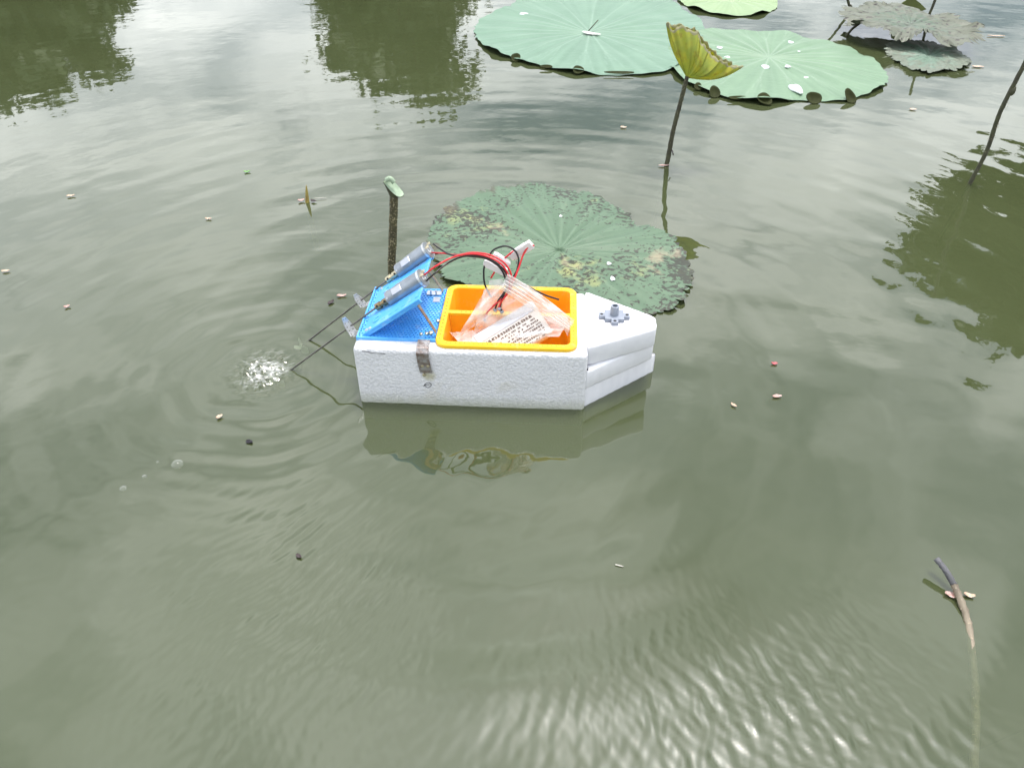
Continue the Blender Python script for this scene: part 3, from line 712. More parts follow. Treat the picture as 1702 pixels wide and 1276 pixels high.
# ------------------------------------------------------------------ petals, husks, drops, bubbles
def blade_mesh(name, ln, wd, curl, seed):
    rnd = random.Random(seed); V, Fc = [], []; n, m = 9, 5
    bend = rnd.uniform(-.25, .25)
    for i in range(n):
        t = i / (n - 1); w = wd * math.sin(math.pi * min(.97, max(.03, t ** .85))) ** .7
        for j in range(m):
            s = -1 + 2 * j / (m - 1)
            V.append(((t - .5) * ln, s * w + bend * wd * 4 * (t - .5) ** 2, .0006 + curl * (s * s * .6 + (2 * t - 1) ** 2 * .5) * (1 + .3 * math.sin(9 * t + seed))))
    for i in range(n - 1):
        for j in range(m - 1): Fc.append((i * m + j, (i + 1) * m + j, (i + 1) * m + j + 1, i * m + j + 1))
    return V, Fc
PG = 'fallen petals floating on the pond'
def petal(px, py, ln, wd, ang, mat, label, cat='petal', name='petal', z=.0012, group=PG, curl=.0018):
    p = at(px, py); V, Fc = blade_mesh(name, ln * .9, wd * .85, curl, int(px + py))
    o = from_lists(name, V, Fc, mat); o.location = (p.x, p.y, z); o.rotation_euler = (0, 0, R(ang))
    md = o.modifiers.new('thick', 'SOLIDIFY'); md.thickness = .0006
    tag(o, label, cat, group); return o
petal(10, 452, .013, .0035, 8, M_petal, 'beige petal floating at the left edge of the photo')
petal(118, 327, .016, .0038, 12, M_petal, 'pale beige petal with a dark end, floating alone at the upper left')
petal(347, 365, .012, .0030, -6, M_petal, 'dull beige petal floating left of the brown shoot')
petal(112, 511, .009, .0030, 35, M_petal_pink, 'small faded pink petal on the rippled water at the left')
petal(365, 694, .009, .0030, 50, M_petal, 'tan husk floating between the propeller splash and the bubbles')
petal(568, 493, .016, .0034, 5, M_petal_pink, 'pink petal floating just behind the rear shaft bracket')
petal(550, 504, .014, .0040, 60, M_petal_dark, 'dark sunken petal beside the pink one near the shaft bracket')
petal(497, 926, .007, .0025, -40, M_petal_dark, 'dark husk floating alone in the lower left foreground')
petal(1219, 675, .009, .0022, -50, M_petal, 'thin tan husk floating to the right of the bow')
petal(1291, 660, .013, .0032, 6, M_petal_pink, 'whitish pink petal with a dark tail, right of the bow')
petal(1287, 606, .009, .0030, 0, M_petal_red, 'small red petal on the open water to the right of the bow')
petal(1036, 213, .016, .0050, -20, M_petal, 'pale husk on the water left of the curled yellow leaf stem')
petal(1517, 183, .018, .0055, -15, M_petal, 'cream petal on the water below the browned crinkled leaf')
petal(1655, 61, .060, .0050, -3, M_petal, 'long pale leaf scrap floating right of the withered leaf', 'leaf scrap', 'leaf_scrap')
petal(1625, 112, .035, .0080, -8, M_petal, 'crumpled beige scrap beside the browned crinkled leaf', 'leaf scrap', 'leaf_scrap')
petal(411, 287, .014, .0045, 15, M_petal_green, 'bright green leaflet floating at the upper left', 'leaflet', 'leaflet')
petal(1029, 941, .009, .0006, -18, M_twig, 'thin pale twig floating in the foreground below the boat', 'twig', 'twig', curl=.0004)
petal(1580, 990, .013, .0040, 160, M_petal_pink, 'pink petal caught on the left of the broken stem')
petal(1610, 991, .011, .0028, -18, M_petal, 'orange petal caught on the right of the broken stem')
petal(501, 335, .014, .0040, 20, M_petal_pink, 'pink petal stuck to the left of the brown shoot', z=.002)
petal(521, 336, .013, .0042, -25, M_petal_dark, 'purplish petal stuck to the right of the brown shoot', z=.002)
petal(532, 331, .026, .0006, 8, M_twig, 'thin straw lying on the water right of the brown shoot', 'twig', 'twig', z=.0018, curl=.0004)
petal(1103, 277, .024, .0030, 5, M_petal_pink, 'brown petal wrapped round the foot of the yellow leaf stem', z=.0018)
petal(415, 735, .009, .0035, -20, simple('drowned_husk', (0.018, 0.017, 0.022), .8), 'dark waterlogged husk at the surface left of the boat', 'husk', 'waterlogged_husk', z=.0002)
sp_ = at(982, 61, .016)
petal(982, 61, .075, .014, -35, simple('white_petal', (0.80, 0.78, 0.74), .5, scale=90), 'white petal lying at the middle of the biggest lotus leaf', z=.0085)
tube_root = tube('twig', [at(978, 52, .006), at(986, 43, .020), at(994, 34, .032)], .0016, M_stem2); tag(tube_root, 'short dark twig standing by the white petal on the biggest lotus leaf', 'twig')

def drop(px, py, rx, ry, z, label):
    p = at(px, py, z); bm = bmesh.new(); bmesh.ops.create_uvsphere(bm, u_segments=16, v_segments=9, radius=1)
    rnd = random.Random(int(px)); a, b_ = rnd.uniform(0, 6), rnd.uniform(0, 6)
    for v in bm.verts:
        w = 1 + .16 * math.sin(3 * math.atan2(v.co.y, v.co.x) + a) + .08 * math.sin(5 * math.atan2(v.co.y, v.co.x) + b_)
        v.co = Vector((v.co.x * rx * w, v.co.y * ry * w, max(v.co.z, -.3) * min(rx, ry) * .45))
    o = bm_obj('water_drop', bm, M_drop, None, smooth=True); o.location = p
    tag(o, label, 'water drop', 'water drops on the lotus leaves')
drop(1196, 80, .009, .012, .0085, 'round water drop nearest the upper edge of the curled yellow leaf')
drop(1209, 96, .009, .010, .0085, 'water drop beside the right side of the curled yellow leaf')
drop(1272, 112, .011, .018, .010, 'oval water drop just below the vein centre of the pale leaf')
drop(1309, 111, .008, .011, .010, 'water drop to the right below the vein centre of the pale leaf')
drop(1340, 130, .008, .009, .0085, 'small water drop near the long pool at the front of the pale leaf')
drop(1314, 71, .009, .014, .0085, 'water drop near the back rim of the pale leaf')
drop(1323, 148, .017, .034, .011, 'largest long pool of water at the front rim of the pale leaf')
drop(1328, 86, .004, .006, .0085, 'tiny water drop right of the vein centre of the pale leaf')
drop(1018, 463, .004, .007, .0105, 'white drop on the spotted leaf nearest the bow')
drop(1012, 438, .004, .005, .0105, 'white drop on the spotted leaf, further from the bow')
drop(932, 359, .003, .004, .0105, 'tiny white drop near the back of the spotted leaf')
drop(870, 24, .016, .012, .0085, 'pool of water by the notch of the biggest lotus leaf')

def bubble(px, py, r, label):
    p = at(px, py); bm = bmesh.new(); bmesh.ops.create_uvsphere(bm, u_segments=20, v_segments=12, radius=r)
    for v in bm.verts: v.co.z = max(v.co.z * .75, -.1 * r)
    o = bm_obj('bubble', bm, M_bubble, None, smooth=True); o.location = p; tag(o, label, 'bubble', 'air bubbles on the water')
    rg_ = bmesh.new()
    x0 = [(r * 1.0, .0), (r * 1.25, .0014), (r * 1.6, .0)]
bubble(295, 772, .0068, 'largest air bubble floating at the lower left')
bubble(240, 792, .0027, 'small air bubble between the two larger ones')
bubble(205, 812, .0040, 'air bubble furthest to the lower left')
bubble(262, 768, .0016, 'tiniest air bubble left of the largest one')

# splash over the front propeller
bm = bmesh.new(); g = np.random.default_rng(3)
for k in range(420):
    a = g.uniform(0, 6.28); rad = .031 * g.random() ** .62 * (1 + .25 * math.sin(3 * a + 1) + .15 * math.sin(5 * a))
    p = PROP + Vector((rad * math.cos(a) * 1.05, rad * math.sin(a) * 1.15, 0))
    r_ = g.uniform(.0004, .0012) if g.random() < .88 else g.uniform(.0016, .0036)
    m = Matrix.Translation(p + Vector((0, 0, g.uniform(-.0006, .0015)))) @ Matrix.Rotation(a, 4, 'Z') @ Matrix.Diagonal((g.uniform(.8, 2.2), 1, .6, 1))
    bmesh.ops.create_icosphere(bm, subdivisions=2, radius=r_, matrix=m)
spl = bm_obj('propeller_splash', bm, M_bubble, None, smooth=True)
m_, t_, b_ = new_mat('froth_film'); S(b_, Roughness=.25); b_.inputs['Base Color'].default_value = (.8, .82, .78, 1)
tr_ = t_.nodes.new('ShaderNodeBsdfTransparent'); mx2 = t_.nodes.new('ShaderNodeMixShader')
ff = mth(t_, 'MULTIPLY', ramp(t_, noise(t_, 150, 5, .7), [(.44, 0.0), (.62, 1.0)]), ramp(t_, mth(t_, 'ADD', attr(t_, 'rr'), mth(t_, 'MULTIPLY', noise(t_, 60, 3), .5)), [(.6, .62), (1.2, 0.0)]))
t_.links.new(ff, mx2.inputs[0]); t_.links.new(tr_.outputs[0], mx2.inputs[1]); t_.links.new(b_.outputs[0], mx2.inputs[2]); t_.links.new(mx2.outputs[0], t_.nodes['Material Output'].inputs[0])
bump(t_, b_, noise(t_, 200, 4), 1.0, .003)
P = np.zeros((14, 60, 3)); q_r = np.zeros((14, 60))
for i in range(14):
    for j in range(60):
        a = 2 * math.pi * j / 60; rd_ = i / 13 * .040 * (1 + .18 * math.sin(3 * a + 1) + .1 * math.sin(7 * a))
        P[i, j] = (PROP.x + rd_ * math.cos(a), PROP.y + rd_ * math.sin(a) * 1.1, .0022 * (1 - i / 13) + .0012); q_r[i, j] = i / 13
me = grid_mesh('froth_film', P, wrap=True); a_ = me.attributes.new('rr', 'FLOAT', 'POINT'); a_.data.foreach_set('value', q_r.astype(np.float32).reshape(-1))
mesh_obj('froth_film', me, m_, spl)
tag(spl, 'splash of froth and bubbles churned up by the front propeller', 'splash', kind='stuff')

# ------------------------------------------------------------------ the boat
YAW = R(-3.2)
ORG = at(599, 668); ORG.z = 0
boat = empty('foam_boat', ORG, YAW)
tag(boat, 'white foam model boat with two motors and a yellow tray', 'model boat')
RM = Matrix.Rotation(YAW, 3, 'Z'); RI = RM.transposed()
VN = RM @ Vector((0, 1, 0))
def B(px, py, z): return RI @ (at(px, py, z) - ORG)
def BV(px, py, v): return RI @ (aty(px, py, ORG + VN * v, VN) - ORG)
HL, HD, HT = .2925, .150, .0860

tc0 = B(738, 473, .0915); tc1 = B(957, 479, .0915); tc2 = B(960, 581, .0915); tc3 = B(728, 574, .0915)
TU0 = (tc0.x + tc3.x) / 2 + .001; TU1 = (tc1.x + tc2.x) / 2; TV0 = max((tc2.y + tc3.y) / 2, .0055); TV1 = (tc0.y + tc1.y) / 2
print('tray', TU0, TU1, TV0, TV1)

def hull():
    bm = bmesh.new(); add_box(bm, (HL / 2, HD / 2, (HT - .03) / 2), (HL, HD, HT + .03), bev=.0058, seg=4)
    # cut-away stern corner and small dents along the rim
    for v in bm.verts:
        if v.co.z > HT - .012:
            v.co.z += .0007 * math.sin(v.co.x * 90) + .0006 * math.sin(v.co.y * 120)
    o = bm_obj('hull', bm, M_eps, boat, smooth=True)
    bmc = bmesh.new(); add_box(bmc, ((TU0 + TU1) / 2, (TV0 + TV1) / 2, .075), (TU1 - TU0 - .008, TV1 - TV0 - .008, .08))
    co = bm_obj('cutter', bmc, None); co.parent = boat
    md = o.modifiers.new('recess', 'BOOLEAN'); md.operation = 'DIFFERENCE'; md.object = co; md.solver = 'EXACT'
    bpy.context.view_layer.update()
    me = bpy.data.meshes.new_from_object(o.evaluated_get(bpy.context.evaluated_depsgraph_get()))
    o.modifiers.clear(); o.data = me; me.name = 'hull'
    bpy.data.objects.remove(co, do_unlink=True)
    me.polygons.foreach_set('use_smooth', np.ones(len(me.polygons), dtype=bool))
    try: me.set_sharp_from_angle(angle=R(40))
    except Exception: pass
hull()
# seam line scratched along the stern rim
tube('rim_crack', [B(602, 583, HT + .0004), BV(618, 586, -.0002), BV(640, 588, -.0002)], .0004, M_dark, boat, n=5)

def rrect(u0, u1, v0, v1, r, z, n=6):
    o = []
    for cx_, cy_, a0 in ((u1 - r, v1 - r, 0), (u0 + r, v1 - r, 90), (u0 + r, v0 + r, 180), (u1 - r, v0 + r, 270)):
        for k in range(n + 1):
            a = R(a0 + 90 * k / n); o.append(Vector((cx_ + r * math.cos(a), cy_ + r * math.sin(a), z)))
    return o
def loft(bm, loops, cap=True):
    rs = [[bm.verts.new(p) for p in l] for l in loops]; n = len(rs[0])
    for a, b in zip(rs, rs[1:]):
        for k in range(n): bm.faces.new((a[k], a[(k + 1) % n], b[(k + 1) % n], b[k]))
    if cap: bm.faces.new(rs[-1])
sq_ = [BV(x, y, -.0003) for x, y in [(704, 642), (708, 637), (713, 636), (717, 640), (711, 644), (706, 640), (714, 639)]]
tube('ink_mark', sq_, .00035, M_dark, boat, n=5, m=4)
bow_pts = [B(972, 480, .091), B(1091, 523, .091), B(1093, 543, .091), B(985, 577, .091)]
def rounded_poly(P, r=.006, n=5):
    o = []
    m = len(P)
    for i in range(m):
        p = Vector((P[i].x, P[i].y)); a = Vector((P[i - 1].x, P[i - 1].y)); b = Vector((P[(i + 1) % m].x, P[(i + 1) % m].y))
        d1 = (a - p); d2 = (b - p); rr_ = min(r, d1.length * .45, d2.length * .45); s = p + d1.normalized() * rr_; e = p + d2.normalized() * rr_
        for k in range(n + 1):
            t = k / n; o.append(((1 - t) ** 2 * s + 2 * t * (1 - t) * p + t * t * e).to_tuple())
    return o
def bow_block(z0, z1, shrink, name='bow_block', bev=.0032, front=None):
    P = [p.copy() for p in bow_pts]
    if front: P[3] = front[0].copy(); P[2] = front[1].copy(); P[1].x = P[2].x + .001
    P[0].x = HL - .0012; P[3].x = HL - .0012
    for k in (1, 2): P[k].x -= shrink
    P[3].y += .002 if shrink == 0 else 0.0
    poly = [Vector((x, y, 0)) for x, y in rounded_poly(P, .004 if shrink else .008)]
    # even out the outline so that edges stay straight but slightly uneven
    dense = []
    for a, b in zip(poly, poly[1:] + poly[:1]):
        n_ = max(1, int((b - a).length / .004))
        dense += [a.lerp(b, k / n_) for k in range(n_)]
    m_ = len(dense); nrm = []
    for k in range(m_):
        t_ = (dense[(k + 1) % m_] - dense[k - 1]).normalized(); nrm.append(Vector((t_.y, -t_.x, 0)))
    c_ = sum(dense, Vector()) / m_
    sg_ = 1 if sum((d - c_).dot(n) for d, n in zip(dense, nrm)) > 0 else -1
    wob = [.00025 * math.sin(k * 1.7 + z0 * 300) + random.uniform(-.00012, .00012) for k in range(m_)]
    def loop(off, z): return [dense[k] + nrm[k] * sg_ * (wob[k] - off) + Vector((0, 0, z)) for k in range(m_)]
    bm = bmesh.new(); b_ = bev
    loops = [loop(b_, z0), loop(b_ * .3, z0 + b_ * .3), loop(0, z0 + b_), loop(0, (z0 + z1) / 2), loop(0, z1 - b_), loop(b_ * .3, z1 - b_ * .3), loop(b_, z1)]
    loft(bm, loops); bm.faces.new([v for v in list(bm.verts)[:m_]][::-1])
    return bm_obj('bow_block', bm, M_foam, boat, smooth=False if False else True)
bow_block(.0590, .0885, 0.0); bow_block(.0300, .0586, .0005, front=(B(985, 634, .0445), B(1086, 583, .0445))); bow_block(-.03, .0296, .0005, front=(B(986, 677, 0), B(1085, 617, 0)))

# grey plug on the bow
def plug():
    c = B(1021, 524, .0925); bm = bmesh.new()
    add_box(bm, c + Vector((0, 0, -.001)), (.025, .022, .005), bev=.0006)
    for dx, dy in ((-.016, 0), (.016, 0), (0, -.0145), (0, .0145)):
        add_box(bm, c + Vector((dx, dy, -.001)), (.008 if dx else .009, .0085 if dx else .008, .0046), bev=.0005)
    o = bm_obj('plug', bm, M_grey, boat)
    bm = bmesh.new(); add_lathe(bm, c + Vector((0, 0, .001)), Vector((0, 0, 1)), [(0, .0056), (.0135, .0052), (.0138, .0034), (.002, .0034)], 20); bm_obj('socket_tube', bm, M_grey, o, smooth=False)
    bm = bmesh.new(); add_lathe(bm, c + Vector((0, 0, .006)), Vector((0, 0, 1)), [(0, .0033), (.001, .0033)], 12); bm_obj('socket_bore', bm, M_dark, o)
    for dx, dy in ((-.0165, 0), (.0165, 0), (0, -.0152), (0, .0152)):
        bm = bmesh.new(); add_lathe(bm, c + Vector((dx, dy, .0012)), Vector((0, 0, 1)), [(0, .0021), (.0004, .0021)], 10); bm_obj('bolt_hole', bm, M_dark, o)
plug()

# yellow tray
TW = .0085
tr_bm = bmesh.new()
loft(tr_bm, [rrect(TU0, TU1, TV0, TV1, .014, .0835), rrect(TU0 - .0006, TU1 + .0006, TV0 - .0006, TV1 + .0006, .0145, .0910), rrect(TU0 + .0008, TU1 - .0008, TV0 + .0008, TV1 - .0008, .0135, .0925),
             rrect(TU0 + TW - .001, TU1 - TW + .001, TV0 + TW - .001, TV1 - TW + .001, .0085, .0925), rrect(TU0 + TW, TU1 - TW, TV0 + TW, TV1 - TW, .0075, .0913)], cap=False)
rim_o = bm_obj('tray', tr_bm, M_yellow, boat, smooth=True)
try: rim_o.data.set_sharp_from_angle(angle=R(35))
except Exception: pass
tb = bmesh.new()
loft(tb, [rrect(TU0 + TW, TU1 - TW, TV0 + TW, TV1 - TW, .0075, .0913), rrect(TU0 + TW + .0035, TU1 - TW - .0035, TV0 + TW + .0035, TV1 - TW - .0035, .007, .045), rrect(TU0 + TW + .007, TU1 - TW - .007, TV0 + TW + .007, TV1 - TW - .007, .005, .042)])
bm_obj('tray_basin', tb, M_orange, rim_o, smooth=False)
dv = B(770, 518, .0910).y
db = bmesh.new(); add_box(db, ((TU0 + TU1) / 2, dv, .0890), (TU1 - TU0 - 2 * TW + .004, .0075, .0045), bev=.001)
bm_obj('divider', db, M_yellow, rim_o)
db = bmesh.new(); add_box(db, ((TU0 + TU1) / 2, dv, .064), (TU1 - TU0 - 2 * TW - .004, .004, .046)); bm_obj('divider_web', db, M_orange, rim_o)
hb = bmesh.new(); zt = .0925; hw = TW * .5
def hole(u, v, z=zt, r=.00115): add_lathe(hb, Vector((u, v, z - .0008)), Vector((0, 0, 1)), [(0, r), (.00095, r)], 8)
nU, nV = 27, 15
for k in range(nU):
    u = TU0 + .014 + (TU1 - TU0 - .028) * k / (nU - 1); hole(u, TV0 + hw); hole(u, TV1 - hw)
    if 1 < k < nU - 2: hole(u, dv, .0913)
for k in range(nV):
    v = TV0 + .014 + (TV1 - TV0 - .028) * k / (nV - 1); hole(TU0 + hw, v); hole(TU1 - hw, v)
tag(bm_obj('rim_holes', hb, M_hole_y, rim_o), kind='stuff')

# blue perforated base plate
pf = [B(601, 563, .0895), B(723, 561, .0895), B(740, 482, .0895), B(641, 482, .0895)]
PU0, PU1 = .004, TU0 - .001; PV0 = (pf[0].y + pf[1].y) / 2; PV1 = HD - .012
print('plate', [tuple(round(c, 4) for c in p) for p in pf], PU0, PU1, PV0, PV1)
cells_u = int((PU1 - PU0) / .0046); cells_v = int((PV1 - PV0) / .0046)
V, Fc = perforated(cells_u, cells_v, lambda s, t, d: (PU0 + (PU1 - PU0) * s, PV0 + (PV1 - PV0) * t, .0903 - .0016 * d), hole=.60, stagger=.25)
base_plate = from_lists('base_plate', V, Fc, M_blue, boat, smooth=False)
zc_ = .0881
for (c, s) in (((PU0 + (PU1 - PU0) / 2, PV0 - .0012, zc_), (PU1 - PU0 + .005, .0024, .0052)), ((PU0 + (PU1 - PU0) / 2, PV1 + .0012, zc_), (PU1 - PU0 + .005, .0024, .0052)), ((PU0 - .0012, (PV0 + PV1) / 2, zc_), (.0024, PV1 - PV0, .0052)), ((PU1 + .0012, (PV0 + PV1) / 2, zc_), (.0024, PV1 - PV0, .0052))):
    bb = bmesh.new(); add_box(bb, c, s, bev=.0004, seg=1); bm_obj('edge_rail', bb, M_blue, base_plate)

# sloping motor ramp
rv0 = PV0 + .002
lo = BV(604, 560, rv0); hi = BV(697, 498, rv0)
rb_hi = BV(714, 441, PV1 - .004)
print('ramp', lo, hi, rb_hi)
RU0, RZ0, RU1, RZ1 = lo.x, .0908, hi.x, hi.z
rlen = math.hypot(RU1 - RU0, RZ1 - RZ0); rd = Vector((RU1 - RU0, 0, RZ1 - RZ0)).normalized(); rn = Vector((-rd.z, 0, rd.x))
RV0, RV1 = rv0, PV1 - .004
def ramp_pt(s, v, off=0.0): return Vector((RU0, 0, RZ0)) + rd * s + rn * off + Vector((0, v, 0))
rbm = bmesh.new()
MR = Matrix(((rd.x, 0, rn.x), (0, 1, 0), (rd.z, 0, rn.z))).to_4x4()
add_box(rbm, ramp_pt(rlen / 2, (RV0 + RV1) / 2, 0), (rlen, RV1 - RV0, .0026), MR, bev=.0006, seg=1)
ramp_o = bm_obj('motor_ramp', rbm, M_blue, boat)
for vv in (RV0 + .0015, RV1 - .0015): 
    fb = bmesh.new(); add_box(fb, ramp_pt(rlen / 2, vv, -.0030), (rlen, .003, .0042), MR, bev=.0005, seg=1); bm_obj('edge_rail', fb, M_blue, ramp_o)
# mounting bosses near the low end
for vv in (RV0 + .018, RV1 - .022):
    lb = bmesh.new(); p = ramp_pt(.020, vv, .0012); add_lathe(lb, p, rn, [(0, .0065), (.0012, .0062), (.0012, .0045), (.0004, .0042)], 20); bm_obj('boss_ring', lb, M_blue, ramp_o)
for s, vv in ((.006, RV0 + .005), (.006, RV1 - .006), (.012, RV0 + .004)):
    sb = bmesh.new(); add_lathe(sb, ramp_pt(s, vv, .0012), rn, [(0, .0024), (.0014, .0022), (.0018, .0012)], 12); bm_obj('screw_head', sb, M_silver, ramp_o)
# slots moulded in the ramp deck
for k in range(6):
    for v_ in (RV0 + .0085, RV1 - .0085):
        slb = bmesh.new(); add_box(slb, ramp_pt(.034 + .011 * k, v_, .0014), (.006, .0016, .0006), MR); bm_obj('slot', slb, M_blue, ramp_o)

# motors, couplings, shafts, propellers
def motor(Sx, Ex, Wx, coupl, label, water_px, prop_len, splash):
    """Sx: coupling tip, Ex: end cap centre, Wx: where the shaft meets the water (boat-local)."""
    d = (Ex - Sx).normalized(); Ltot = (Ex - Sx).length
    cl = .022
    bm = bmesh.new(); g0 = cl + .001
    add_lathe(bm, Sx + d * g0, d, [(0, .0085), (.0004, .0104), (.018, .0104), (.0182, .0110), (Ltot - g0 - .006, .0112), (Ltot - g0 - .0055, .0116), (Ltot - g0 - .001, .0116)], 32)
    mo = bm_obj('motor', bm, M_motor, boat, smooth=True); mo['label'] = label
    try: mo.data.set_sharp_from_angle(angle=R(35))
    except Exception: pass
    bm = bmesh.new(); add_lathe(bm, Sx + d * (Ltot - .005), d, [(0, .0118), (.0028, .0118), (.0034, .0098), (.0022, .0092), (.0022, .0055), (.0042, .0050), (.0046, .0030), (.0030, .0026)], 28)
    ec = bm_obj('end_cap', bm, M_silver, mo, smooth=False)
    x, y, _ = axis_frame(d); up = rn if rn.z > 0 else -rn
    sidev = Vector((0, -1, 0))
    nrm = (up * .75 + sidev * .66).normalized(); tv = d.cross(nrm).normalized()
    bm = bmesh.new(); Mx = Matrix((d, tv, nrm)).transposed().to_4x4()
    add_box(bm, Sx + d * (g0 + .020) + nrm * .0108, (.015, .0085, .0010), Mx, bev=.0003, seg=1); bm_obj('flat_panel', bm, M_flat, mo)
    for a in (.4, -1.0):
        bm = bmesh.new()
        nn_ = (up * math.cos(a) + Vector((0, -1, 0)) * math.sin(a) * -1).normalized()
        add_lathe(bm, Sx + d * (g0 + .003) + nn_ * .0100, nn_, [(0, .0011), (.0008, .0010)], 8); bm_obj('screw_head', bm, M_silver, mo)
    for a in (-.7, .8):
        bm = bmesh.new()
        pp = Sx + d * (Ltot - .002) + (up * math.cos(a) + Vector((0, 1, 0)) * math.sin(a)) * .0075
        add_box(bm, pp + d * .003, (.006, .003, .0006), Mx); bm_obj('terminal', bm, M_nickel, mo)
    bm = bmesh.new(); add_lathe(bm, Sx, d, [(0, .0030), (.0008, .0046), (.0085, .0046), (.0088, .0036), (.0125, .0036), (.0128, .0046), (cl, .0046), (cl + .001, .0030)], 20)
    co = bm_obj('coupling', bm, coupl, boat, smooth=True)
    try: co.data.set_sharp_from_angle(angle=R(35))
    except Exception: pass
    for t in (.0045, .0175):
        bm = bmesh.new()
        nn_ = (up * .5 + Vector((0, -1, 0)) * .85).normalized()
        add_lathe(bm, Sx + d * t + nn_ * .0040, nn_, [(0, .0017), (.0008, .0016)], 10); bm_obj('set_screw', bm, M_dark, co)
    # saddle between motor and ramp
    bm = bmesh.new(); mid = Sx + d * (g0 + .026)
    foot = mid - up * .0118
    add_box(bm, foot, (.016, .020, .004), MR, bev=.0004, seg=1)
    bm_obj('saddle', bm, M_steel, mo)
    bm = bmesh.new(); fv = mid - up * .0085 + Vector((0, -.0125, 0)) + d * .010
    add_box(bm, fv, (.020, .0012, .006), MR); add_box(bm, fv + Vector((0, -.003, 0)) - up * .003, (.020, .007, .0012), MR)
    bm_obj('side_clip', bm, M_silver, mo)
    # shaft
    dw = (Wx - Sx).normalized(); end = Wx + dw * prop_len
    bm = bmesh.new(); add_tube(bm, [Sx + d * .004, Sx.lerp(Wx, .5), Wx, end], .00135, 8); bm_obj('drive_shaft', bm, M_rod, boat, smooth=True)
    # propeller
    bm = bmesh.new(); add_lathe(bm, end - dw * .004, dw, [(0, .003), (.007, .0028), (.010, .001)], 12)
    x, y, _ = axis_frame(dw)
    for k in range(3):
        a = 2 * math.pi * k / 3 + .5; rv = x * math.cos(a) + y * math.sin(a); tvv = dw.cross(rv)
        pts = []
        for i in range(6):
            t = i / 5; w = .0055 * math.sin(math.pi * (.15 + .8 * t)) ; tw = (tvv * .8 + dw * .6 * (1 - .5 * t)).normalized()
            pts.append((end + rv * (.002 + .0125 * t) + tw * w, end + rv * (.002 + .0125 * t) - tw * w))
        vv = [(bm.verts.new(p), bm.verts.new(q_)) for p, q_ in pts]
        for (a1, b1_), (a2, b2) in zip(vv, vv[1:]): bm.faces.new((a1, a2, b2, b1_))
    pr = bm_obj('propeller', bm, simple('white_propeller', (.82, .88, .92), .35, var=.05), boat)
    md = pr.modifiers.new('thick', 'SOLIDIFY'); md.thickness = .0008
    return Sx, Ex, d
W1 = B(483, 615, 0); W2 = B(513, 566, 0)
S1 = BV(625, 511, W1.y); E1 = BV(705, 460, W1.y)
S2 = BV(643, 466, W2.y); E2 = BV(714, 414, W2.y)
print('motors', S1, E1, W1, '|', S2, E2, W2)
m1 = motor(S1, E1, W1, M_brass, 'front motor with dark brass coupling', None, .030, True)
m2 = motor(S2, E2, W2, M_nickel, 'rear motor with pale brass coupling', None, .018, False)

def bracket(p_top, p_corner, p_foot, vc):
    """L-shaped perforated zinc bracket; points boat-local in plane v=vc."""
    w = .012
    V, Fc = perforated(2, 5, lambda s, t, d: (p_corner.lerp(p_top, t) + Vector((.62, .78, 0)) * ((s - .5) * w * (1 - .55 * max(0, t - .6) / .4)) + Vector((.001 * (1 - d), 0, 0))), hole=.40, floor=False)
    o = from_lists('shaft_bracket', V, Fc, M_silver, boat, smooth=False)
    md = o.modifiers.new('thick', 'SOLIDIFY'); md.thickness = .001
    V, Fc = perforated(3, 2, lambda s, t, d: (p_corner.lerp(p_foot, s) + Vector((0, (t - .5) * w, 0)) + Vector((0, 0, .001 * (1 - d)))), hole=.40, floor=False)
    f = from_lists('bracket_foot', V, Fc, M_silver, o, smooth=False)
    md = f.modifiers.new('thick', 'SOLIDIFY'); md.thickness = .001
for (pt, pc, pf_, vv) in (((570, 528), (588, 557), (614, 545), W1.y - .004), ((589, 489), (604, 509), (630, 497), W2.y - .002)):
    bracket(BV(*pt, vv), BV(*pc, vv), BV(*pf_, vv), vv)

# steel strap over the hull edge
su = B(706, 566, HT).x
path = [Vector((su, .020, HT + .0034)), Vector((su, .004, HT + .0016)), Vector((su, -.0012, HT - .003)), Vector((su + .001, -.0016, .070)), Vector((su + .003, -.0016, BV(712, 619, -.0016).z))]
def along(t):
    L_ = [(b - a).length for a, b in zip(path, path[1:])]; T = sum(L_) * t
    for (a, b), l in zip(zip(path, path[1:]), L_):
        if T <= l + 1e-9: return a.lerp(b, T / l)
        T -= l
    return path[-1]
V, Fc = perforated(3, 9, lambda s, t, d: along(t) + Vector(((s - .5) * .0155, -.0006 * (1 - d) if t > .35 else 0, .0006 * (1 - d) if t <= .35 else 0)), hole=.42)
strap = from_lists('steel_strap', V, Fc, M_strap, boat, smooth=False)
md = strap.modifiers.new('thick', 'SOLIDIFY'); md.thickness = .0006
for zz, dx in ((.064, -.003), (.064, .004), (.050, -.002)): sb = bmesh.new(); add_lathe(sb, Vector((su + .002 + dx, -.0016, zz)), Vector((0, -1, 0)), [(0, .0022), (.0012, .002), (.0016, .001)], 12); bm_obj('screw_head', sb, M_nickel, strap)
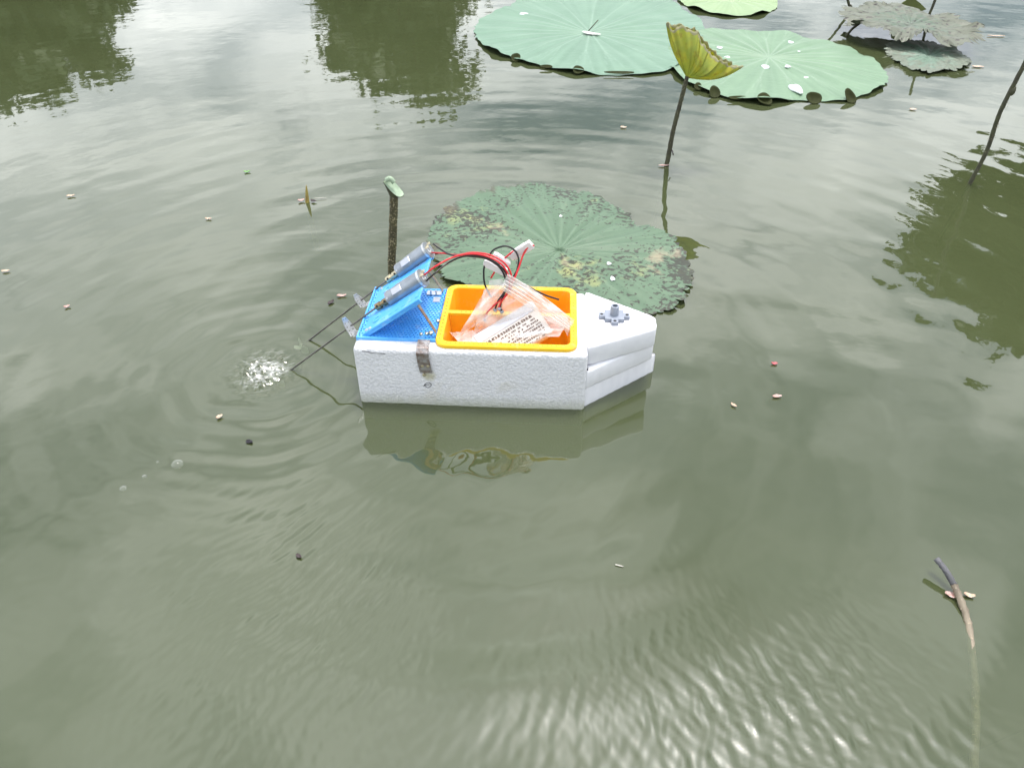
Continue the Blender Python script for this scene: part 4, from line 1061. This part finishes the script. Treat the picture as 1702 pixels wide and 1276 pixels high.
# struts propping the ramp
def strut(a, b):
    d = (b - a); L_ = d.length; d.normalize(); w = Vector((0, 1, 0)); nn_ = d.cross(w).normalized()
    V, Fc = perforated(1, 9, lambda s, t, dd: a + d * (L_ * t) + w * ((s - .5) * .0062) + nn_ * (-.0004 * dd), hole=.3)
    o = from_lists('strut', V, Fc, M_steel, boat, smooth=False); md = o.modifiers.new('thick', 'SOLIDIFY'); md.thickness = .001
strut(BV(692, 503, RV0 + .006), BV(724, 552, PV0 + .006)); strut(BV(707, 442, RV1 - .004), BV(736, 484, RV1 - .002))
for px, py, r in ((700, 557, .0021), (709, 556, .0021), (716, 555, .0032), (728, 535, .0024)): 
    p = B(px, py, .0900); sb = bmesh.new(); add_lathe(sb, p, Vector((0, 0, 1)), [(0, r), (.003, r), (.0034, r * .6)], 8); bm_obj('screw_head', sb, M_nickel, base_plate)
bm = bmesh.new(); p = B(722, 487, .0915); add_box(bm, p, (.020, .010, .0012)); add_box(bm, p + Vector((-.004, -.004, .003)), (.002, .002, .007)); add_box(bm, p + Vector((.003, -.004, .003)), (.002, .002, .007))
bm_obj('corner_bracket', bm, M_silver, base_plate)
bm = bmesh.new(); p = B(726, 498, .0910); add_box(bm, p, (.009, .012, .0010)); bm_obj('metal_tab', bm, M_flat, base_plate)

# wires
vA, vB = W1.y, W2.y
WR = .0012
BTv = dv - .012
def wire(name, pts, mat, parent=boat, r=WR): return tube(name, [BV(x, y, v) for x, y, v in pts], r, mat, parent, n=8, m=9)
wire('red_wire', [(705, 457, vA), (725, 442, vA), (752, 428, .080), (783, 422, .080), (812, 427, .075), (835, 441, .068), (846, 462, .064), (845, 485, .060), (834, 500, .058), (829, 512, .056)], M_red)
wire('red_wire', [(718, 420, vB), (738, 421, .12), (760, 424, .10), (785, 420, .084), (815, 424, .078), (839, 438, .070), (850, 458, .066), (848, 482, .062), (824, 505, .058), (809, 520, .056), (805, 533, .054)], M_red)
wire('black_wire', [(705, 470, vA), (722, 455, vA), (745, 437, .082), (772, 426, .082), (803, 427, .077), (826, 438, .070), (842, 456, .066), (843, 478, .063), (837, 490, .060), (832, 508, .057), (834, 517, .056)], M_black)
wire('black_wire', [(720, 405, vB), (735, 416, .125), (752, 424, .105), (780, 426, .086), (808, 430, .080), (830, 444, .072), (840, 463, .068), (841, 480, .064), (828, 500, .059), (823, 514, .057)], M_black)
wire('black_wire', [(817, 495, .075), (806, 473, .080), (804, 452, .084), (806, 440, .086), (812, 428, .088), (821, 415, .090), (841, 409, .092), (856, 417, .090), (862, 432, .086), (859, 450, .080), (853, 466, .074), (880, 478, .072), (905, 490, .076), (929, 498, .080)], M_black)
wire('red_wire', [(816, 462, .085), (822, 452, .086), (832, 436, .090), (850, 420, .094), (858, 416, .096)], M_red)
wire('red_wire', [(888, 408, .090), (878, 411, .090), (870, 423, .088), (864, 440, .082), (858, 456, .074), (852, 470, .068)], M_red)
def connector(pts, w, th, name='wire_connector'):
    P = [BV(x, y, v) for x, y, v in pts]; bm = bmesh.new(); d = (P[1] - P[0]); L_ = d.length; d.normalize(); sd_ = Vector((0, 1, 0)); nn_ = d.cross(sd_).normalized()
    Mx = Matrix((d, nn_, sd_)).transposed().to_4x4(); c = (P[0] + P[1]) / 2
    add_box(bm, c, (L_, w, th), Mx, bev=.0010, seg=2)
    add_box(bm, c + nn_ * w * .42, (L_ * .5, w * .35, th * .6), Mx, bev=.0006, seg=1)
    add_box(bm, c - d * L_ * .5, (L_ * .22, w * .75, th * .75), Mx, bev=.0006, seg=1)
    o = bm_obj(name, bm, M_white, boat); return o
connector([(808, 437, .082), (842, 453, .076)], .0085, .009)
connector([(823, 424, .094), (847, 440, .090)], .007, .009)
connector([(852, 426, .097), (884, 405, .092)], .0110, .008)

# ------------------------------------------------------------------ battery pack in its zip bag
P0 = ORG + RM @ B(790, 562, .092) if False else None
bp0 = B(781, 560, .082); bp1 = B(884, 497, .116); bp3 = B(922, 550, .090)
ex = (bp1 - bp0); LX = ex.length; ex.normalize(); ey = (bp3 - bp1); ey -= ex * ey.dot(ex); LY = ey.length; ey.normalize(); ez = ex.cross(ey)
if ez.z < 0: ez = -ez
print('battery', LX, LY, ez)
bat = empty('battery_pack', ORG + RM @ Vector(((TU0 + TU1) / 2, dv - .02, .05)), YAW)
tag(bat, 'white wrapped battery pack with a printed label, leaning in the tray inside the zip bag', 'battery')
BO = RI @ (bat.location - ORG)
TH = .018
bm = bmesh.new(); Mx = Matrix((ex, ey, ez)).transposed().to_4x4()
cen = bp0 + ex * LX / 2 + ey * LY / 2 - ez * TH / 2 - BO
add_box(bm, cen, (LX, LY, TH), Mx, bev=.0045, seg=4)
bm_obj('wrapped_cells', bm, M_wrap, bat, smooth=True)
bm = bmesh.new(); add_box(bm, cen - ey * (LY * .5 - .008) + ez * .0012, (LX * .92, .014, TH), Mx, bev=.002); bm_obj('end_flap', bm, simple('cloudy_end_flap', (.66, .68, .74), .2, var=.08, scale=70), bat)
bm = bmesh.new(); rr0 = random.Random(4)
rows = [(.36, .0042, .06, .86, .95), (.46, .0022, .34, .88, .6), (.54, .0024, .26, .92, .6), (.62, .0022, .28, .92, .6), (.70, .0032, .36, .90, .9), (.78, .0020, .42, .93, .5), (.86, .0032, .52, .90, .9), (.94, .0018, .6, .9, .4)]
for fy, hgt, a, b_, den in rows:
    x = a * LX
    while x < b_ * LX:
        w = rr0.uniform(.5, 1.0) * hgt
        if rr0.random() < den + .1:
            for q in range(3):
                c = bp0 + ex * (x + w * .5 + rr0.uniform(-.2, .2) * w) + ey * (fy * LY + (q - 1) * hgt * .3) + ez * .0003 - BO
                add_box(bm, c, (w * rr0.uniform(.6, 1.0), hgt * .17, .0004), Mx)
            c = bp0 + ex * (x + w * rr0.uniform(.2, .8)) + ey * fy * LY + ez * .0003 - BO
            add_box(bm, c, (w * .2, hgt * .85, .0004), Mx)
        x += w * 1.25
tag(bm_obj('label_print', bm, M_print, bat), kind='stuff')
bm = bmesh.new()
for px, py in ((809, 521), (823, 515), (834, 518), (829, 512)):
    pass
bm.free()
for px, py in ((818, 521), (822, 516), (833, 517), (838, 512)):
    p = B(px, py, .112)
for (px, py, v) in ((806, 532, .054), (823, 515, .057), (834, 518, .056), (830, 513, .056)):
    bm = bmesh.new(); p = BV(px, py, v) - BO; add_box(bm, p, (.0045, .004, .004), Mx, bev=.0005, seg=1); bm_obj('plug_pin', bm, M_grey, bat)

bag = empty('zip_bag', ORG + RM @ Vector(((TU0 + TU1) / 2, dv, .05)), YAW)
tag(bag, 'clear plastic zip bag holding the battery, its mouth hanging over the tray rim', 'plastic bag')
GO = RI @ (bag.location - ORG)
def sheet(name, corners, nu, nv, amp, mat, seed, parent=bag):
    """corners (boat-local): a (u0,v0) b (u1,v0) c (u1,v1) d (u0,v1); wrinkled film."""
    g_ = random.Random(seed); a, b_, c, d = corners; P = np.zeros((nv, nu, 3))
    n_ = (b_ - a).cross(d - a).normalized(); ks = [(g_.uniform(2, 9), g_.uniform(2, 9), g_.uniform(0, 6)) for _ in range(5)]
    for j in range(nv):
        for i in range(nu):
            s, t = i / (nu - 1), j / (nv - 1)
            p = a.lerp(b_, s).lerp(d.lerp(c, s), t)
            w = sum(math.sin(k1 * s * 2 + k2 * t * 2 + ph) for k1, k2, ph in ks) / 5
            p = p + n_ * amp * w * 1.9; P[j, i] = p - GO
    return mesh_obj(name, grid_mesh(name, P), mat, parent)
q_ = lambda px, py, v: BV(px, py, v)
f_tl, f_tr = q_(815, 470, .060), q_(952, 534, .066)        # mouth line (zip) left and right
f_bl, f_br = B(776, 566, .092), B(918, 580, .085)
sheet('film', [q_(810, 476, .062), q_(862, 468, .060), bp1 + ex * .014 - ey * .008 + ez * .004, bp0 - ex * .012 - ey * .008 + ez * .004], 26, 26, .003, M_film, 2)
sheet('film', [q_(852, 462, .062), q_(951, 534, .060), q_(943, 560, .050), bp1 + ex * .012 + ez * .004], 26, 24, .0025, M_film, 3)
sheet('film', [q_(805, 480, .068), q_(945, 528, .072), B(930, 560, .085), B(785, 560, .080)], 26, 24, .003, M_film, 4)
sheet('film', [B(748, 553, .075), B(786, 548, .085), B(812, 578, .080), B(770, 577, .080)], 16, 14, .002, M_film, 5)
for k in range(5):
    o = [Vector((0, 0, 0))]; dx, dy = k * -2.6, k * 5.0
    tube('zip_ridge', [q_(846 + dx, 457 + dy, .058 - .002 * k) - GO, q_(880 + dx * .9, 478 + dy, .060 - .002 * k) - GO, q_(918 + dx * .6, 505 + dy, .062 - .002 * k) - GO, q_(953 + dx * .3, 534 + dy * .8, .062 - .003 * k) - GO], .0008, M_zip, bag, n=6, m=6)
sheet('zip_strip', [q_(843, 455, .0575), q_(955, 531, .0615), q_(948, 556, .054), q_(832, 481, .050)], 24, 8, .0012, M_zip, 6)
sheet('zip_strip', [q_(812, 466, .070), q_(836, 463, .068), q_(840, 492, .060), q_(816, 494, .062)], 10, 10, .001, M_zip, 7)
